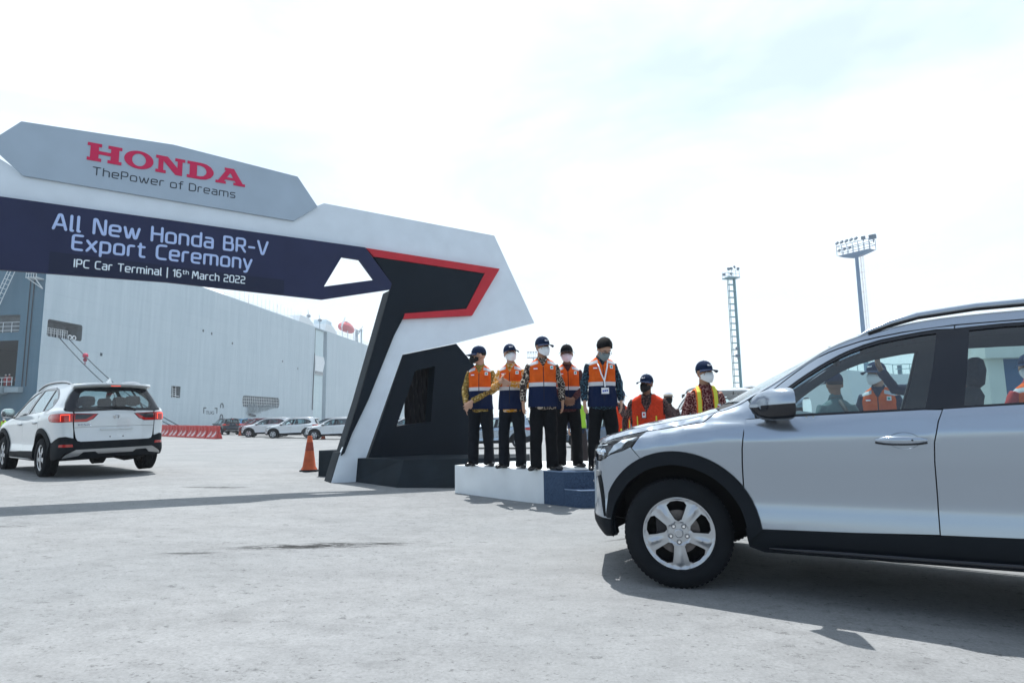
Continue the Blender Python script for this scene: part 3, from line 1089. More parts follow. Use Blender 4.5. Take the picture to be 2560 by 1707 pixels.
    for i in range(n - 1):
        for j in range(5):
            fs.append((i * 6 + j, (i + 1) * 6 + j, (i + 1) * 6 + j + 1, i * 6 + j + 1))
    fs.append(tuple(range(6)))
    fs.append(tuple(range(n * 6 - 1, n * 6 - 7, -1)))
    sp.add(vs, fs)
    spo = sp.build('spoiler', PA, root, 45)
    bl = MB()
    bl.box((3.448, 0, 1.545), (.012, .15, .016))
    bl.build('brake_light', MATS['lamp_lit'], spo)
    fin = MB()
    fin.add([(2.98, -.02, 1.63), (3.16, -.022, 1.615), (3.16, .022, 1.615), (2.98, .02, 1.63), (3.12, -.004, 1.70), (3.15, -.004, 1.70), (3.15, .004, 1.70), (3.12, .004, 1.70)],
            [(0, 1, 5, 4), (1, 2, 6, 5), (2, 3, 7, 6), (3, 0, 4, 7), (4, 5, 6, 7)])
    fin.build('antenna_fin', PA, root)
    wp = MB()
    wx = float(S(UC_R, 1.15)[0])
    wp.tube([(wx + .01, .30, 1.105), (wx + .03, .20, 1.155), (wx + .025, -.05, 1.165)], [.012, .010, .006], 8)
    wp.tube([(wx - .0, -.28, 1.172), (wx + .012, 0, 1.178), (wx + .0, .22, 1.172)], [.006, .009, .006], 6)
    wp.build('rear_wiper', MATS['seal'], root, 60)
    rb_up = [(3.16, .598)] + [(3.22, .592), (3.45, .672), (3.60, .682), (XR + .475 * LR, .652), (XR + .51 * LR, .61), (XR + .56 * LR, .592), (UC_R, .592), (UC_R, .475), (XR + .5 * LR, .475), (XR + .36 * LR, .40), (XR + .30 * LR, .33), (3.3, .30), (3.17, .31)] + \
            [p for p in arc(HREAR, HZ, ro + .002, 2, 31, 8)]
    rb_up = rb_up[1:]
    rbm = panel('rear_bumper', rb_up, CL, root, step=.035, off=.006, skirt=.03)
    panel('skid_plate', [(XR + .515 * LR, .468), (UC_R, .468), (UC_R, .39), (XR + .78 * LR, .39), (XR + .74 * LR, .43), (XR + .60 * LR, .43), (XR + .55 * LR, .37), (XR + .34 * LR, .335), (XR + .38 * LR, .38)], MATS['silver_trim'], rbm, step=.035, off=.012, skirt=.03)
    panel('bumper_underside', [(XR + .3 * LR, .33), (XR + .55 * LR, .368), (XR + .60 * LR, .426), (XR + .74 * LR, .426), (XR + .78 * LR, .386), (UC_R, .386), (UC_R, .32), (XR + .3 * LR, .30)], CL, rbm, step=.05, off=-.004)
    for s in (1, -1):
        panel('reflector', [(XR + .26 * LR, .515), (XR + .47 * LR, .515), (XR + .46 * LR, .56), (XR + .27 * LR, .56)], MATS['reflector'], rbm, step=.04, off=.012, side=s)
    # wheel wells, underbody, interior
    ubm = MB()
    ubm.box((.016, 0, .62), (.80, 1.30, .30))
    ubm.box((1.40, 0, .36), (1.90, 1.55, .12))
    ubm.box((2.9, 0, .42), (1.2, 1.25, .12))
    ubm.box((-.35, 0, .42), (.45, 1.15, .10))
    for cx in (HFRONT, HREAR):
        for s in (1, -1):
            a_ = arc(cx, HZ, .44, -2, 182, 22)
            vs = [(p[0], s * .50, p[1]) for p in a_] + [(p[0], s * .86, p[1]) for p in a_]
            k = len(a_)
            ubm.add(vs, [(i, i + 1, k + i + 1, k + i) for i in range(k - 1)] + [tuple(range(k))])
    ubm.tube([(2.2, .35, .27), (2.95, .35, .29), (3.2, .45, .32), (3.45, .5, .32)], [.03, .09, .09, .03], 10)
    ubm.tube([(2.70, -.6, .30), (2.70, .6, .30)], .05, 8)
    ubm.tube([(0, -.6, .25), (0, .6, .25)], .04, 8)
    ubm.build('underbody', MATS['underbody'], root)
    da = MB()
    n = 12
    vs = []
    for i in range(n + 1):
        y = -.70 + 1.4 * i / n
        bump_ = .03 * math.exp(-((y - .36) / .2) ** 2)
        for x, z in ((.22, 1.02), (.45, 1.055), (.70, 1.060 + bump_), (.86, 1.03 + bump_), (.90, .90), (.80, .62)):
            vs.append((x, y, z))
    da.add(vs, [(i * 6 + j, i * 6 + j + 1, (i + 1) * 6 + j + 1, (i + 1) * 6 + j) for i in range(n) for j in range(5)])
    da.build('dashboard', MATS['interior'], root, 40)
    sw = MB()
    Ms = Matrix.Translation((1.06, .36, .985)) @ Matrix.Rotation(R(65), 4, 'Y')
    sw.tube([Ms @ Vector((.185 * math.cos(t), .185 * math.sin(t), 0)) for t in np.linspace(0, 2 * math.pi, 25)], .015, 8)
    sw.tube([Ms @ Vector((0, -.18, 0)), Ms @ Vector((0, .18, 0))], .02, 8)
    sw.tube([Ms @ Vector((.0, 0, .0)), Ms @ Vector((0, 0, -.25))], .03, 8)
    sw.build('steering_wheel', MATS['interior_dark'], root, 60)

    def seat(x, y, w, bench=False):
        q = MB()
        q.tube([(x - .22, y, .62), (x + .0, y, .64), (x + .28, y, .60)], [(w * .46, .06), (w * .5, .09), (w * .5, .07)], 14, flat=(0, 1, 0))
        q.tube([(x + .27, y, .60), (x + .33, y, .80), (x + .40, y, 1.0), (x + .45, y, 1.16), (x + .46, y, 1.20)], [(w * .44, .06), (w * .5, .08), (w * .48, .07), (w * .38, .055), (w * .2, .03)], 14, flat=(0, 1, 0))
        for yy in ([y] if not bench else [y - .36, y + .36]):
            q.tube([(x + .46, yy, 1.19), (x + .47, yy, 1.22), (x + .475, yy, 1.30), (x + .48, yy, 1.36), (x + .48, yy, 1.375)], [(.05, .02), (.12, .045), (.13, .055), (.11, .04), (.05, .02)], 12, flat=(0, 1, 0))
        q.build('seat', MATS['seat_cloth'], root, 60)
    seat(1.22, -.36, .52)
    seat(1.22, .36, .52)
    seat(2.05, 0, 1.25, True)
    seat(2.72, 0, 1.1, True)
    rm = MB()
    rm.tube([(.94, 0, 1.53), (.97, 0, 1.47)], .01, 6)
    rm.ball((.975, 0, 1.425), (.022, .125, .045), 16, 8)
    rm.build('rear_view_mirror', MATS['interior_dark'], root, 60)
    for s in (1, -1):
        make_wheel(root, 0, s, steer if True else 0, rimstyle)
        make_wheel(root, 2.70, s, 0, rimstyle)

    def setcol(o):
        o.color = (*color, 1)
        for c in o.children:
            setcol(c)
    setcol(root)
    return root


def recolor(root, color, metallic):
    for o in [root] + list(root.children_recursive):
        o.color = (*color, 1)
        if o.type == 'MESH':
            for sl in o.material_slots:
                if sl.material and sl.material.name.startswith('paint_'):
                    sl.link = 'OBJECT'
                    sl.material = MATS['paint_metallic' if metallic else 'paint_solid']
# ------------------------------------------------------------------ the ground: one sheet, gently tilted towards the ship
def gz(X, Y):
    X = np.asarray(X, float)
    Y = np.asarray(Y, float)
    k = np.maximum(0, -(X + .6))
    near = .32 * np.tanh(.035 * k / .32)
    kr = np.maximum(0, X - 1.3)
    f_ = np.clip((Y - 5.5) / 3.5, 0, 1)
    near = near - .15 * np.tanh(.042 * kr / .15) * (1 - f_ * f_ * (3 - 2 * f_))
    t = np.clip((Y - 11) / 23, 0, 1)
    w = t * t * (3 - 2 * t)
    far = -.45 - .018 * np.clip(X, -35, 0)
    return near * (1 - w) + far * w
def zg(x, y):
    return float(gz(x, y))


def build_ground():
    xs = sorted(set([round(v, 2) for v in list(np.arange(-40, 40.1, 1.0)) + [s * v for s in (-1, 1) for v in (50, 65, 90, 130, 200, 320, 500, 900, 1600, 3000, 6000)]]))
    ys = sorted(set([round(v, 2) for v in list(np.arange(-30, 50.1, 1.0)) + [-3000, -900, -300, -120, -60, 56, 64, 75, 90, 110, 140, 200, 320, 500, 900, 1600, 3000, 7000]]))
    vs = [(x, y, zg(x, y)) for y in ys for x in xs]
    nx = len(xs)
    fs = [(j * nx + i, j * nx + i + 1, (j + 1) * nx + i + 1, (j + 1) * nx + i) for j in range(len(ys) - 1) for i in range(nx - 1)]
    me = bpy.data.meshes.new('ground')
    me.from_pydata(vs, [], fs)
    for p in me.polygons:
        p.use_smooth = True
    m = mat('concrete_apron', (.32, .33, .335), .93)
    nt = m.node_tree
    b = nt.nodes['Principled BSDF']
    tcn = N(m, "ShaderNodeTexCoord")

    def noise(scale, detail=6, rough=.55, vec=None, stretch=None):
        n = N(m, "ShaderNodeTexNoise")
        n.inputs['Scale'].default_value = scale
        n.inputs['Detail'].default_value = detail
        n.inputs['Roughness'].default_value = rough
        if stretch:
            mp_ = N(m, "ShaderNodeMapping")
            mp_.inputs['Scale'].default_value = stretch
            mp_.inputs['Rotation'].default_value = (0, 0, R(18))
            L(m, tcn.outputs['Object'], mp_.inputs[0])
            L(m, mp_.outputs[0], n.inputs['Vector'])
        else:
            L(m, tcn.outputs['Object'], n.inputs['Vector'])
        return n.outputs[0]

    def ramp(src, p0, c0, p1, c1):
        r = N(m, "ShaderNodeValToRGB")
        r.color_ramp.elements[0].position = p0
        r.color_ramp.elements[0].color = (*c0, 1) if isinstance(c0, tuple) else (c0, c0, c0, 1)
        r.color_ramp.elements[1].position = p1
        r.color_ramp.elements[1].color = (*c1, 1) if isinstance(c1, tuple) else (c1, c1, c1, 1)
        L(m, src, r.inputs[0])
        return r.outputs[0]

    def mul(a, b_, f=1.0, mode='MULTIPLY'):
        x = N(m, "ShaderNodeMix")
        x.data_type = 'RGBA'
        x.blend_type = mode
        x.inputs[0].default_value = f
        L(m, a, x.inputs[6])
        L(m, b_, x.inputs[7])
        return x.outputs[2]

    base = ramp(noise(.35, 7, .6), .3, (.240, .248, .253), .72, (.290, .294, .295))
    warm = ramp(noise(.13, 4), .35, (1.0, 1.0, 1.0), .7, (.93, .955, .955))
    base = mul(base, warm)
    base = mul(base, ramp(noise(5, 8, .7), .25, .87, .7, 1.05))
    base = mul(base, ramp(noise(60, 4, .7), .3, .82, .65, 1.08))
    base = mul(base, ramp(noise(4.5, 9, .75, stretch=(.7, 1.5, 1)), .33, .88, .46, 1.0))
    base = mul(base, ramp(noise(13.0, 8, .8, stretch=(.8, 1.3, 1)), .365, .50, .42, 1.0))
    base = mul(base, ramp(noise(.9, 8, .7, stretch=(.4, 1.4, 1)), .50, .96, .75, 1.08))
    # small pits
    vo = N(m, "ShaderNodeTexVoronoi")
    vo.inputs['Scale'].default_value = 7.5
    L(m, tcn.outputs['Object'], vo.inputs['Vector'])
    pit = ramp(vo.outputs['Distance'], .03, .35, .07, 1.0)
    base = mul(base, ramp(noise(20.0, 7, .85, stretch=(.9, 1.2, 1)), .37, .52, .425, 1.0))
    base = mul(base, ramp(noise(1.6, 9, .8, stretch=(.7, 1.2, 1)), .40, .88, .54, 1.0))
    base = mul(base, pit)
    # a broken, dirty crack strip and a smaller one, each in its own place
    def crack(cx, cy, rot, lx, ly, dark):
        mp_ = N(m, "ShaderNodeMapping")
        mp_.vector_type = 'TEXTURE'
        mp_.inputs['Location'].default_value = (cx, cy, 0)
        mp_.inputs['Rotation'].default_value = (0, 0, rot)
        mp_.inputs['Scale'].default_value = (lx, ly, 1)
        L(m, tcn.outputs['Object'], mp_.inputs[0])
        sx = N(m, "ShaderNodeSeparateXYZ")
        L(m, mp_.outputs[0], sx.inputs[0])
        cb = N(m, "ShaderNodeCombineXYZ")
        L(m, sx.outputs[0], cb.inputs[0])
        L(m, sx.outputs[1], cb.inputs[1])
        ln = N(m, "ShaderNodeVectorMath")
        ln.operation = 'LENGTH'
        L(m, cb.outputs[0], ln.inputs[0])
        mask = ramp(ln.outputs['Value'], .1, 1.0, 1.0, 0.0)
        ve = N(m, "ShaderNodeTexNoise")
        ve.inputs['Scale'].default_value = 16
        ve.inputs['Detail'].default_value = 9
        ve.inputs['Roughness'].default_value = .8
        mq = N(m, "ShaderNodeMapping")
        mq.inputs['Rotation'].default_value = (0, 0, -rot)
        mq.inputs['Scale'].default_value = (.30, 1.5, 1)
        L(m, tcn.outputs['Object'], mq.inputs[0])
        L(m, mq.outputs[0], ve.inputs['Vector'])
        th = N(m, "ShaderNodeMath")
        th.operation = 'MULTIPLY'
        L(m, ramp(ve.outputs[0], .44, 0.0, .50, 1.0), th.inputs[0])
        L(m, mask, th.inputs[1])
        return ramp(th.outputs[0], .15, 1.0, .6, dark)

    for args in GROUND_CRACKS:
        base = mul(base, crack(*args))
    L(m, base, b.inputs['Base Color'])
    bp = N(m, "ShaderNodeBump")
    bp.inputs['Strength'].default_value = .35
    bp.inputs['Distance'].default_value = .02
    L(m, noise(14, 9, .75), bp.inputs['Height'])
    bp2 = N(m, "ShaderNodeBump")
    bp2.inputs['Strength'].default_value = .35
    bp2.inputs['Distance'].default_value = .006
    L(m, noise(120, 4, .7), bp2.inputs['Height'])
    L(m, bp.outputs[0], bp2.inputs['Normal'])
    L(m, bp2.outputs[0], b.inputs['Normal'])
    o = link('ground', me, None, m)
    tag(o, kind='structure')


GROUND_CRACKS = [(-1.62, 5.30, R(14), 1.1, .16, .12), (-2.55, 4.92, R(10), .30, .06, .35), (-4.45, 9.35, R(5), .75, .16, .25),
                 (-4.9, 5.9, R(10), .5, .08, .5), (1.0, 5.6, R(30), .35, .05, .45)]
build_ground()

# ------------------------------------------------------------------ the gate
AE = Vector((0.84534624, 0.53421881, 0))
AM = Vector((0.53421881, -0.84534624, 0))
AP = Vector((-3.0, 10.23, 0))
SC = -2.51     # centre of the gate along its own axis


def slab(mb, poly, front, back, holes=(), mi=0):
    """extrude a polygon given in (s, z) on the gate's plane; front/back = distance towards the camera"""
    vs2, fs2, loops = tri2d(poly, holes)
    P = lambda s, z, o: (AE * s + AM * o + Vector((0, 0, z)))
    n = len(vs2)
    vs = [P(s, z, front) for s, z in vs2] + [P(s, z, back) for s, z in vs2]
    fs = [tuple(f) for f in fs2] + [tuple(i + n for i in f[::-1]) for f in fs2]
    for lp in loops:
        k = len(lp)
        fs += [(lp[i], lp[(i + 1) % k], n + lp[(i + 1) % k], n + lp[i]) for i in range(k)]
    mb.add(vs, fs, mi)


def mirror_poly(poly):
    return [(2 * SC - s, z) for s, z in poly][::-1]


gate = empty('gate_arch', AP, label='angular white and navy ceremony gate with slanted legs and a red lettered grey crest', cat='gate')
gm = {
    'white': mat('gate_white', (.68, .75, .81), .55, noise=(3, .06)),
    'navy': mat('gate_navy', (.020, .026, .072), .55, spec=.25, noise=(2, .15)),
    'black': mat('gate_black', (.006, .012, .020), .6, spec=.15, noise=(1.5, .25)),
    'red': mat('gate_red', (.50, .022, .035), .5, noise=(5, .1)),
    'grey': mat('gate_grey', (.37, .45, .53), .45, noise=(2, .08)),
    'letter_red': mat('letter_red', (.56, .018, .085), .5, spec=.3),
    'letter_dark': mat('letter_dark', (.04, .05, .065), .5),
    'letter_pale': mat('letter_pale', (.42, .53, .80), .5),
    'letter_white': mat('letter_white', (.72, .80, .85), .5),
    'base': mat('gate_base', (.012, .020, .028), .65, spec=.2, noise=(4, .3)),
}
white_main = [(-.22, 4.79), (3.17, 4.73), (4.10, 3.02), (2.30, 2.51), (1.23, 2.25), (.42, .0), (-.02, .0), (.13, .52), (1.07, 2.57), (1.0, 3.4), (.5, 4.09), (SC, 4.12), (SC, 4.9), (-.9, 4.9), (-.72, 4.50)]
for pl in (white_main, mirror_poly(white_main)):
    b_ = MB()
    slab(b_, pl, 0, -.06)
    b_.build('white_frame', gm['white'], gate)
navy = [(SC, 4.13), (.49, 4.09), (.985, 3.50), (.955, 3.39), (-.23, 3.10), (SC, 3.14)]
hole = [(.08, 3.87), (.39, 3.86), (.66, 3.53), (-.21, 3.32)]
full = navy[:-1] + [(SC, 3.14)]
nv = MB()
mir = mirror_poly(navy)
both = [(-5.51, 4.09), (.49, 4.09), (.985, 3.50), (.955, 3.39), (-.23, 3.10), (SC, 3.15), (-4.79, 3.10), (-5.975, 3.39), (-6.005, 3.50)]
slab(nv, both, .08, .01, holes=(hole, [(2 * SC - a, b2) for a, b2 in hole]))
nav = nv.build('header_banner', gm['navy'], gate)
dk = MB()
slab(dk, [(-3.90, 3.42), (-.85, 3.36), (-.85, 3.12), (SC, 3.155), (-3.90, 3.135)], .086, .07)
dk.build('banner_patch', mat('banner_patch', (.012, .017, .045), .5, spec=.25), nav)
red = [(.505, 4.085), (3.24, 4.04), (2.61, 3.05), (1.21, 2.88), (1.24, 2.98), (2.49, 3.17), (2.90, 3.91), (.65, 3.95)]
drk = [(.655, 3.945), (2.895, 3.905), (2.485, 3.175), (1.235, 2.985), (1.205, 2.88), (1.04, 2.56), (.59, 1.43), (.15, .52), (.43, 1.43), (.96, 3.38), (1.0, 3.5)]
for i, (a_, b_) in enumerate(((red, drk), (mirror_poly(red), mirror_poly(drk)))):
    q = MB()
    slab(q, a_, .075, .001)
    q.build('red_trim', gm['red'], gate)
    q = MB()
    slab(q, b_, .06, .001 if i else .001)
    q.build('dark_panel', gm['black'], gate)
    # thick dark blade behind the leg's outer edge
    bl_ = [(.15, .52), (.43, 1.43), (.96, 3.38), (1.02, 3.30), (.60, 1.60), (.20, .56)]
    if i:
        bl_ = mirror_poly(bl_)
    q = MB()
    slab(q, bl_, .0595, -.30)
    q.build('blade_side', gm['base'], gate)
leg_side = [(-.02, 0), (.145, .57), (.175, .57), (.0, 0)]
for pl in (leg_side, mirror_poly(leg_side)):
    q = MB()
    slab(q, [(p[0] - .012 if pl is leg_side else p[0] + .012, p[1]) for p in pl], -.004, -.38)
    q.build('leg_side', gm['base'], gate)
crest = [(-4.33, 5.19), (-2.515, 5.285), (-.68, 5.155), (-.34, 4.695), (-.72, 4.385), (-4.26, 4.435), (-4.66, 4.80)]
q = MB()
slab(q, crest, .045, .012)
cre = q.build('crest_panel', gm['grey'], gate)
# dark side panel with a slanted opening, cloth inside
side_panel = [(1.25, 2.25), (2.32, 2.505), (2.74, 2.07), (2.76, .40), (.62, .40)]
sh_ = [(1.49, 1.97), (1.88, 2.06), (1.80, 1.05), (1.14, .98)]
for i in (0, 1):
    pl, hl_ = (side_panel, sh_) if i == 0 else (mirror_poly(side_panel), [(2 * SC - a, b2) for a, b2 in sh_])
    q = MB()
    slab(q, pl, -.03, -.30, holes=(hl_,))
    q.build('side_panel', gm['black'], gate)
    if i == 0:
        cl = MB()
        vs = []
        nx, nz_ = 26, 14
        for j in range(nz_ + 1):
            for k in range(nx + 1):
                s_ = 1.42 + .60 * k / nx
                z_ = .90 + 1.25 * j / nz_
                o_ = -.38 + .035 * math.sin(k * 1.5 + j * .55) + .02 * math.sin(k * .6 + j * 1.3)
                vs.append(AE * s_ + AM * o_ + Vector((0, 0, z_)))
        cl.add(vs, [(j * (nx + 1) + k, j * (nx + 1) + k + 1, (j + 1) * (nx + 1) + k + 1, (j + 1) * (nx + 1) + k) for j in range(nz_) for k in range(nx)])
        cl.build('black_cloth', mat('black_cloth', (.010, .010, .013), .65), gate, 80)
# plinth under the legs (world coordinates, relative to the gate's base)
plp = [(-2.72, 10.50), (-1.82, 9.71), (.12, 9.90), (.30, 10.95), (-2.45, 11.35)]
top = [(x + .04 * (1 if x < -1 else -1), y + .05) for x, y in plp]
q = MB()
vs = [(x + 3.0, y - 10.23, zg(x, y) - .02) for x, y in plp] + [(x + 3.0, y - 10.23, .46) for x, y in [(-2.70, 10.52), (-1.74, 9.84), (.12, 9.98), (.28, 10.95), (-2.45, 11.3)]]
q.add(vs, [(4, 3, 2, 1, 0), (5, 6, 7, 8, 9)] + [(i, (i + 1) % 5, 5 + (i + 1) % 5, 5 + i) for i in range(5)])
q.build('plinth', gm['base'], gate)
q = MB()
q.prism([(-.555, 1.10), (-.05, .95), (.45, 1.65), (-.25, 1.9)], zg(-3.6, 11.3) - .02, .56)
q.build('plinth', gm['base'], gate)


def sz_matrix(s, z, off, shear=0):
    M = Matrix.Identity(4)
    M.col[0][:3] = AE
    M.col[1][:3] = (0, 0, 1)
    M.col[2][:3] = AM
    M.col[3][:3] = AE * s + AM * off + Vector((0, 0, z))
    return M



# rounded stroke letters of the banner (unit capital height); a point may carry its own corner radius
GL = {
    'A': (.66, [[(0, 0), (.27, 1), (.39, 1), (.66, 0)], [(.12, .30, 0), (.54, .30, 0)]], .08),
    'l': (.10, [[(0, 1.02), (0, 0), (.10, 0)]], .08),
    'N': (.62, [[(0, 0), (0, 1), (.12, 1), (.50, 0), (.62, 0), (.62, 1)]], .07),
    'e': (.56, [[(.03, .36), (.56, .36, .05), (.56, .72), (0, .72), (0, 0), (.50, 0)]], .20),
    'w': (.84, [[(0, .72), (.16, 0), (.26, 0), (.42, .68), (.58, 0), (.68, 0), (.84, .72)]], .05),
    'H': (.60, [[(0, 0), (0, 1)], [(.60, 0), (.60, 1)], [(0, .52), (.60, .52)]], .1),
    'o': (.56, [[(.28, 0), (0, 0), (0, .72), (.56, .72), (.56, 0), (.28, 0)]], .22),
    'n': (.52, [[(0, 0), (0, .72, .06), (.52, .72), (.52, 0)]], .22),
    'd': (.54, [[(.54, 1.02), (.54, 0, .03), (0, 0), (0, .72), (.50, .72)]], .22),
    'a': (.50, [[(.06, .72), (.50, .72), (.50, 0, .03), (0, 0), (0, .41), (.48, .41)]], .17),
    'B': (.58, [[(.02, .53), (.52, .53), (.52, 1), (0, 1, .05), (0, 0, .05), (.58, 0), (.58, .53), (.30, .53)]], .18),
    'R': (.58, [[(0, 0), (0, 1, .05), (.55, 1), (.55, .44), (.03, .44)], [(.30, .44), (.58, 0)]], .20),
    '-': (.36, [[(0, .42), (.36, .42)]], .1),
    'V': (.66, [[(0, 1), (.28, 0), (.38, 0), (.66, 1)]], .05),
    'E': (.54, [[(.54, 1), (0, 1), (0, 0), (.54, 0)], [(.03, .52), (.48, .52)]], .16),
    'x': (.52, [[(0, .72), (.52, 0)], [(.52, .72), (0, 0)]], .1),
    'p': (.54, [[(0, -.28), (0, .72, .06), (.54, .72), (.54, 0), (.04, 0)]], .22),
    'r': (.34, [[(0, 0), (0, .72), (.34, .72)]], .20),
    't': (.40, [[(.12, .95), (.12, 0), (.40, 0)], [(0, .72), (.38, .72)]], .16),
    'C': (.58, [[(.58, 1), (0, 1), (0, 0), (.58, 0)]], .28),
    'm': (.90, [[(0, 0), (0, .72, .06), (.90, .72), (.90, 0)], [(.45, .70), (.45, 0)]], .20),
    'y': (.54, [[(0, .72), (.24, .02)], [(.54, .72), (.20, -.28), (.04, -.28)]], .10),
    'I': (.0, [[(0, 0), (0, 1)]], .1),
    'P': (.56, [[(0, 0), (0, 1, .05), (.56, 1), (.56, .42), (.04, .42)]], .22),
    'T': (.64, [[(0, 1), (.64, 1)], [(.32, .98), (.32, 0)]], .1),
    'i': (.0, [[(0, 0), (0, .72)], [(0, .97), (0, 1.0)]], .1),
    '|': (.0, [[(0, -.25), (0, 1.15)]], .1),
    '1': (.22, [[(0, .82), (.22, 1, .02), (.22, 0)]], .1),
    '6': (.54, [[(.48, 1), (0, 1), (0, 0), (.54, 0), (.54, .58), (.04, .58)]], .24),
    'h': (.52, [[(0, 0), (0, 1.02)], [(0, .66), (.08, .72), (.52, .72), (.52, 0)]], .18),
    'M': (.80, [[(0, 0), (.06, 1), (.17, 1), (.40, .35), (.63, 1), (.74, 1), (.80, 0)]], .05),
    'c': (.50, [[(.50, .72), (0, .72), (0, 0), (.50, 0)]], .22),
    '2': (.56, [[(0, 1), (.54, 1), (.54, .52), (0, .50), (0, 0, .04), (.56, 0)]], .20),
    '0': (.58, [[(.29, 0), (0, 0), (0, 1), (.58, 1), (.58, 0), (.29, 0)]], .24),
    's': (.48, [[(.46, .72), (0, .72), (0, .38), (.48, .36), (.48, 0), (0, 0)]], .15),
    'f': (.34, [[(.38, 1.02), (.14, 1.02), (.14, 0)], [(0, .70), (.34, .70)]], .14),
    'D': (.62, [[(0, .02), (0, 1, .04), (.62, 1), (.62, 0), (0, 0, .04), (0, .1)]], .30),
}


def rounded(pts, r):
    out = []
    n = len(pts)
    for i, p in enumerate(pts):
        rad = p[2] if len(p) > 2 else r
        P = Vector(p[:2])
        if i in (0, n - 1) or rad <= .001:
            out.append(P)
            continue
        A_, B_ = Vector(pts[i - 1][:2]), Vector(pts[i + 1][:2])
        da, db = (A_ - P), (B_ - P)
        la, lb = da.length, db.length
        k = min(rad, la * .49, lb * .49)
        a, b_ = P + da / la * k, P + db / lb * k
        for t in (0, .17, .34, .5, .66, .83, 1):
            out.append(a * (1 - t) ** 2 + P * 2 * t * (1 - t) + b_ * t * t)
    return out


def stroke_text(off, text, x0, x1, z0, cap, w, m, parent, gap=.27, space=.50):
    """letters drawn as rounded strokes, fitted between x0 and x1"""
    pos, x = [], 0
    for c in text:
        if c == ' ':
            x += space
            continue
        pos.append((c, x))
        x += GL[c][0] + gap
    tot = x - gap
    k = (x1 - x0) / tot
    for c, px in pos:
        q = MB()
        for st in GL[c][1]:
            pp = rounded(st, GL[c][2])
            if len(pp) == 2:
                pp = [pp[0], (pp[0] + pp[1]) / 2, pp[1]]
            e0, e1 = (pp[0] - pp[1]).normalized(), (pp[-1] - pp[-2]).normalized()
            pp = [pp[0] + e0 * w * .8] + pp + [pp[-1] + e1 * w * .8]
            W3 = [AE * (x0 + (px + a.x) * k) + AM * off + Vector((0, 0, z0 + a.y * cap)) for a in pp]
            n = len(W3)
            rr = [w * cap * (.45 if i in (0, n - 1) else 1) for i in range(n)]
            side = [(r_ * .30, r_) for r_ in rr]
            q.tube(W3, side, 8, flat=AM)
        q.build('letter', m, parent, 60)


# slab-serif capitals of the crest, drawn as outlines (unit height 1)
SL = {
    'H': (1.42, [[(0, 0), (.58, 0), (.58, .17), (.46, .17), (.46, .41), (.96, .41), (.96, .17), (.84, .17), (.84, 0), (1.42, 0), (1.42, .17), (1.30, .17), (1.30, .83), (1.42, .83), (1.42, 1), (.84, 1), (.84, .83), (.96, .83), (.96, .59), (.46, .59), (.46, .83), (.58, .83), (.58, 1), (0, 1), (0, .83), (.12, .83), (.12, .17), (0, .17)]], []),
    'O': (1.26, [[(.63 + .63 * math.cos(t) * 1.0, .5 + .52 * math.sin(t)) for t in np.linspace(0, 2 * math.pi, 33)[:-1]]],
          [[(.63 + .30 * math.cos(t), .5 + .37 * math.sin(t)) for t in np.linspace(0, 2 * math.pi, 33)[:-1]]]),
    'N': (1.32, [[(0, 0), (.46, 0), (.46, .17), (.34, .17), (.34, .72), (.90, 0), (1.20, 0), (1.20, .83), (1.32, .83), (1.32, 1), (.86, 1), (.86, .83), (.98, .83), (.98, .42), (.52, 1), (0, 1), (0, .83), (.12, .83), (.12, .17), (0, .17)]], []),
    'D': (1.26, [[(0, 0), (.66, 0), (.90, .04), (1.12, .18), (1.24, .38), (1.26, .5), (1.24, .62), (1.12, .82), (.90, .96), (.66, 1), (0, 1), (0, .83), (.12, .83), (.12, .17), (0, .17)]],
          [[(.46, .17), (.62, .17), (.78, .22), (.89, .36), (.92, .5), (.89, .64), (.78, .78), (.62, .83), (.46, .83)]]),
    'A': (1.46, [[(0, 0), (.50, 0), (.50, .15), (.41, .15), (.47, .27), (.93, .27), (1.00, .15), (.88, .15), (.88, 0), (1.46, 0), (1.46, .15), (1.34, .15), (.88, 1), (.42, 1), (.42, .86), (.50, .86), (.12, .15), (0, .15)]],
          [[(.55, .42), (.86, .42), (.71, .72)]]),
}
wtot = sum(SL[c][0] for c in 'HONDA') + .10 * 4
x = 0
q = MB()
scx = (-1.49 + 3.575) / wtot
for c in 'HONDA':
    w_, outs, hl_ = SL[c]
    for o_ in outs:
        slab(q, [(-3.575 + (x + a) * scx, 4.812 + b2 * .262) for a, b2 in o_], .054, .040, holes=[[(-3.575 + (x + a) * scx, 4.812 + b2 * .262) for a, b2 in h] for h in hl_])
    x += w_ + .10
q.build('lettering', gm['letter_red'], cre)
stroke_text(.048, 'ThePower of Dreams', -3.49, -1.63, 4.608, .112, .066, gm['letter_dark'], cre, gap=.26, space=.42)
stroke_text(.083, 'All New Honda BR-V', -3.885, -1.125, 3.745, .205, .085, gm['letter_pale'], nav)
stroke_text(.083, 'Export Ceremony', -3.655, -1.355, 3.485, .200, .085, gm['letter_pale'], nav, gap=.28)
stroke_text(.089, 'IPC Car Terminal | 16', -3.62, -2.325, 3.240, .105, .080, gm['letter_white'], nav)
stroke_text(.089, 'th', -2.300, -2.225, 3.292, .056, .095, gm['letter_white'], nav)
stroke_text(.089, 'March 2022', -2.170, -1.44, 3.240, .105, .080, gm['letter_white'], nav)

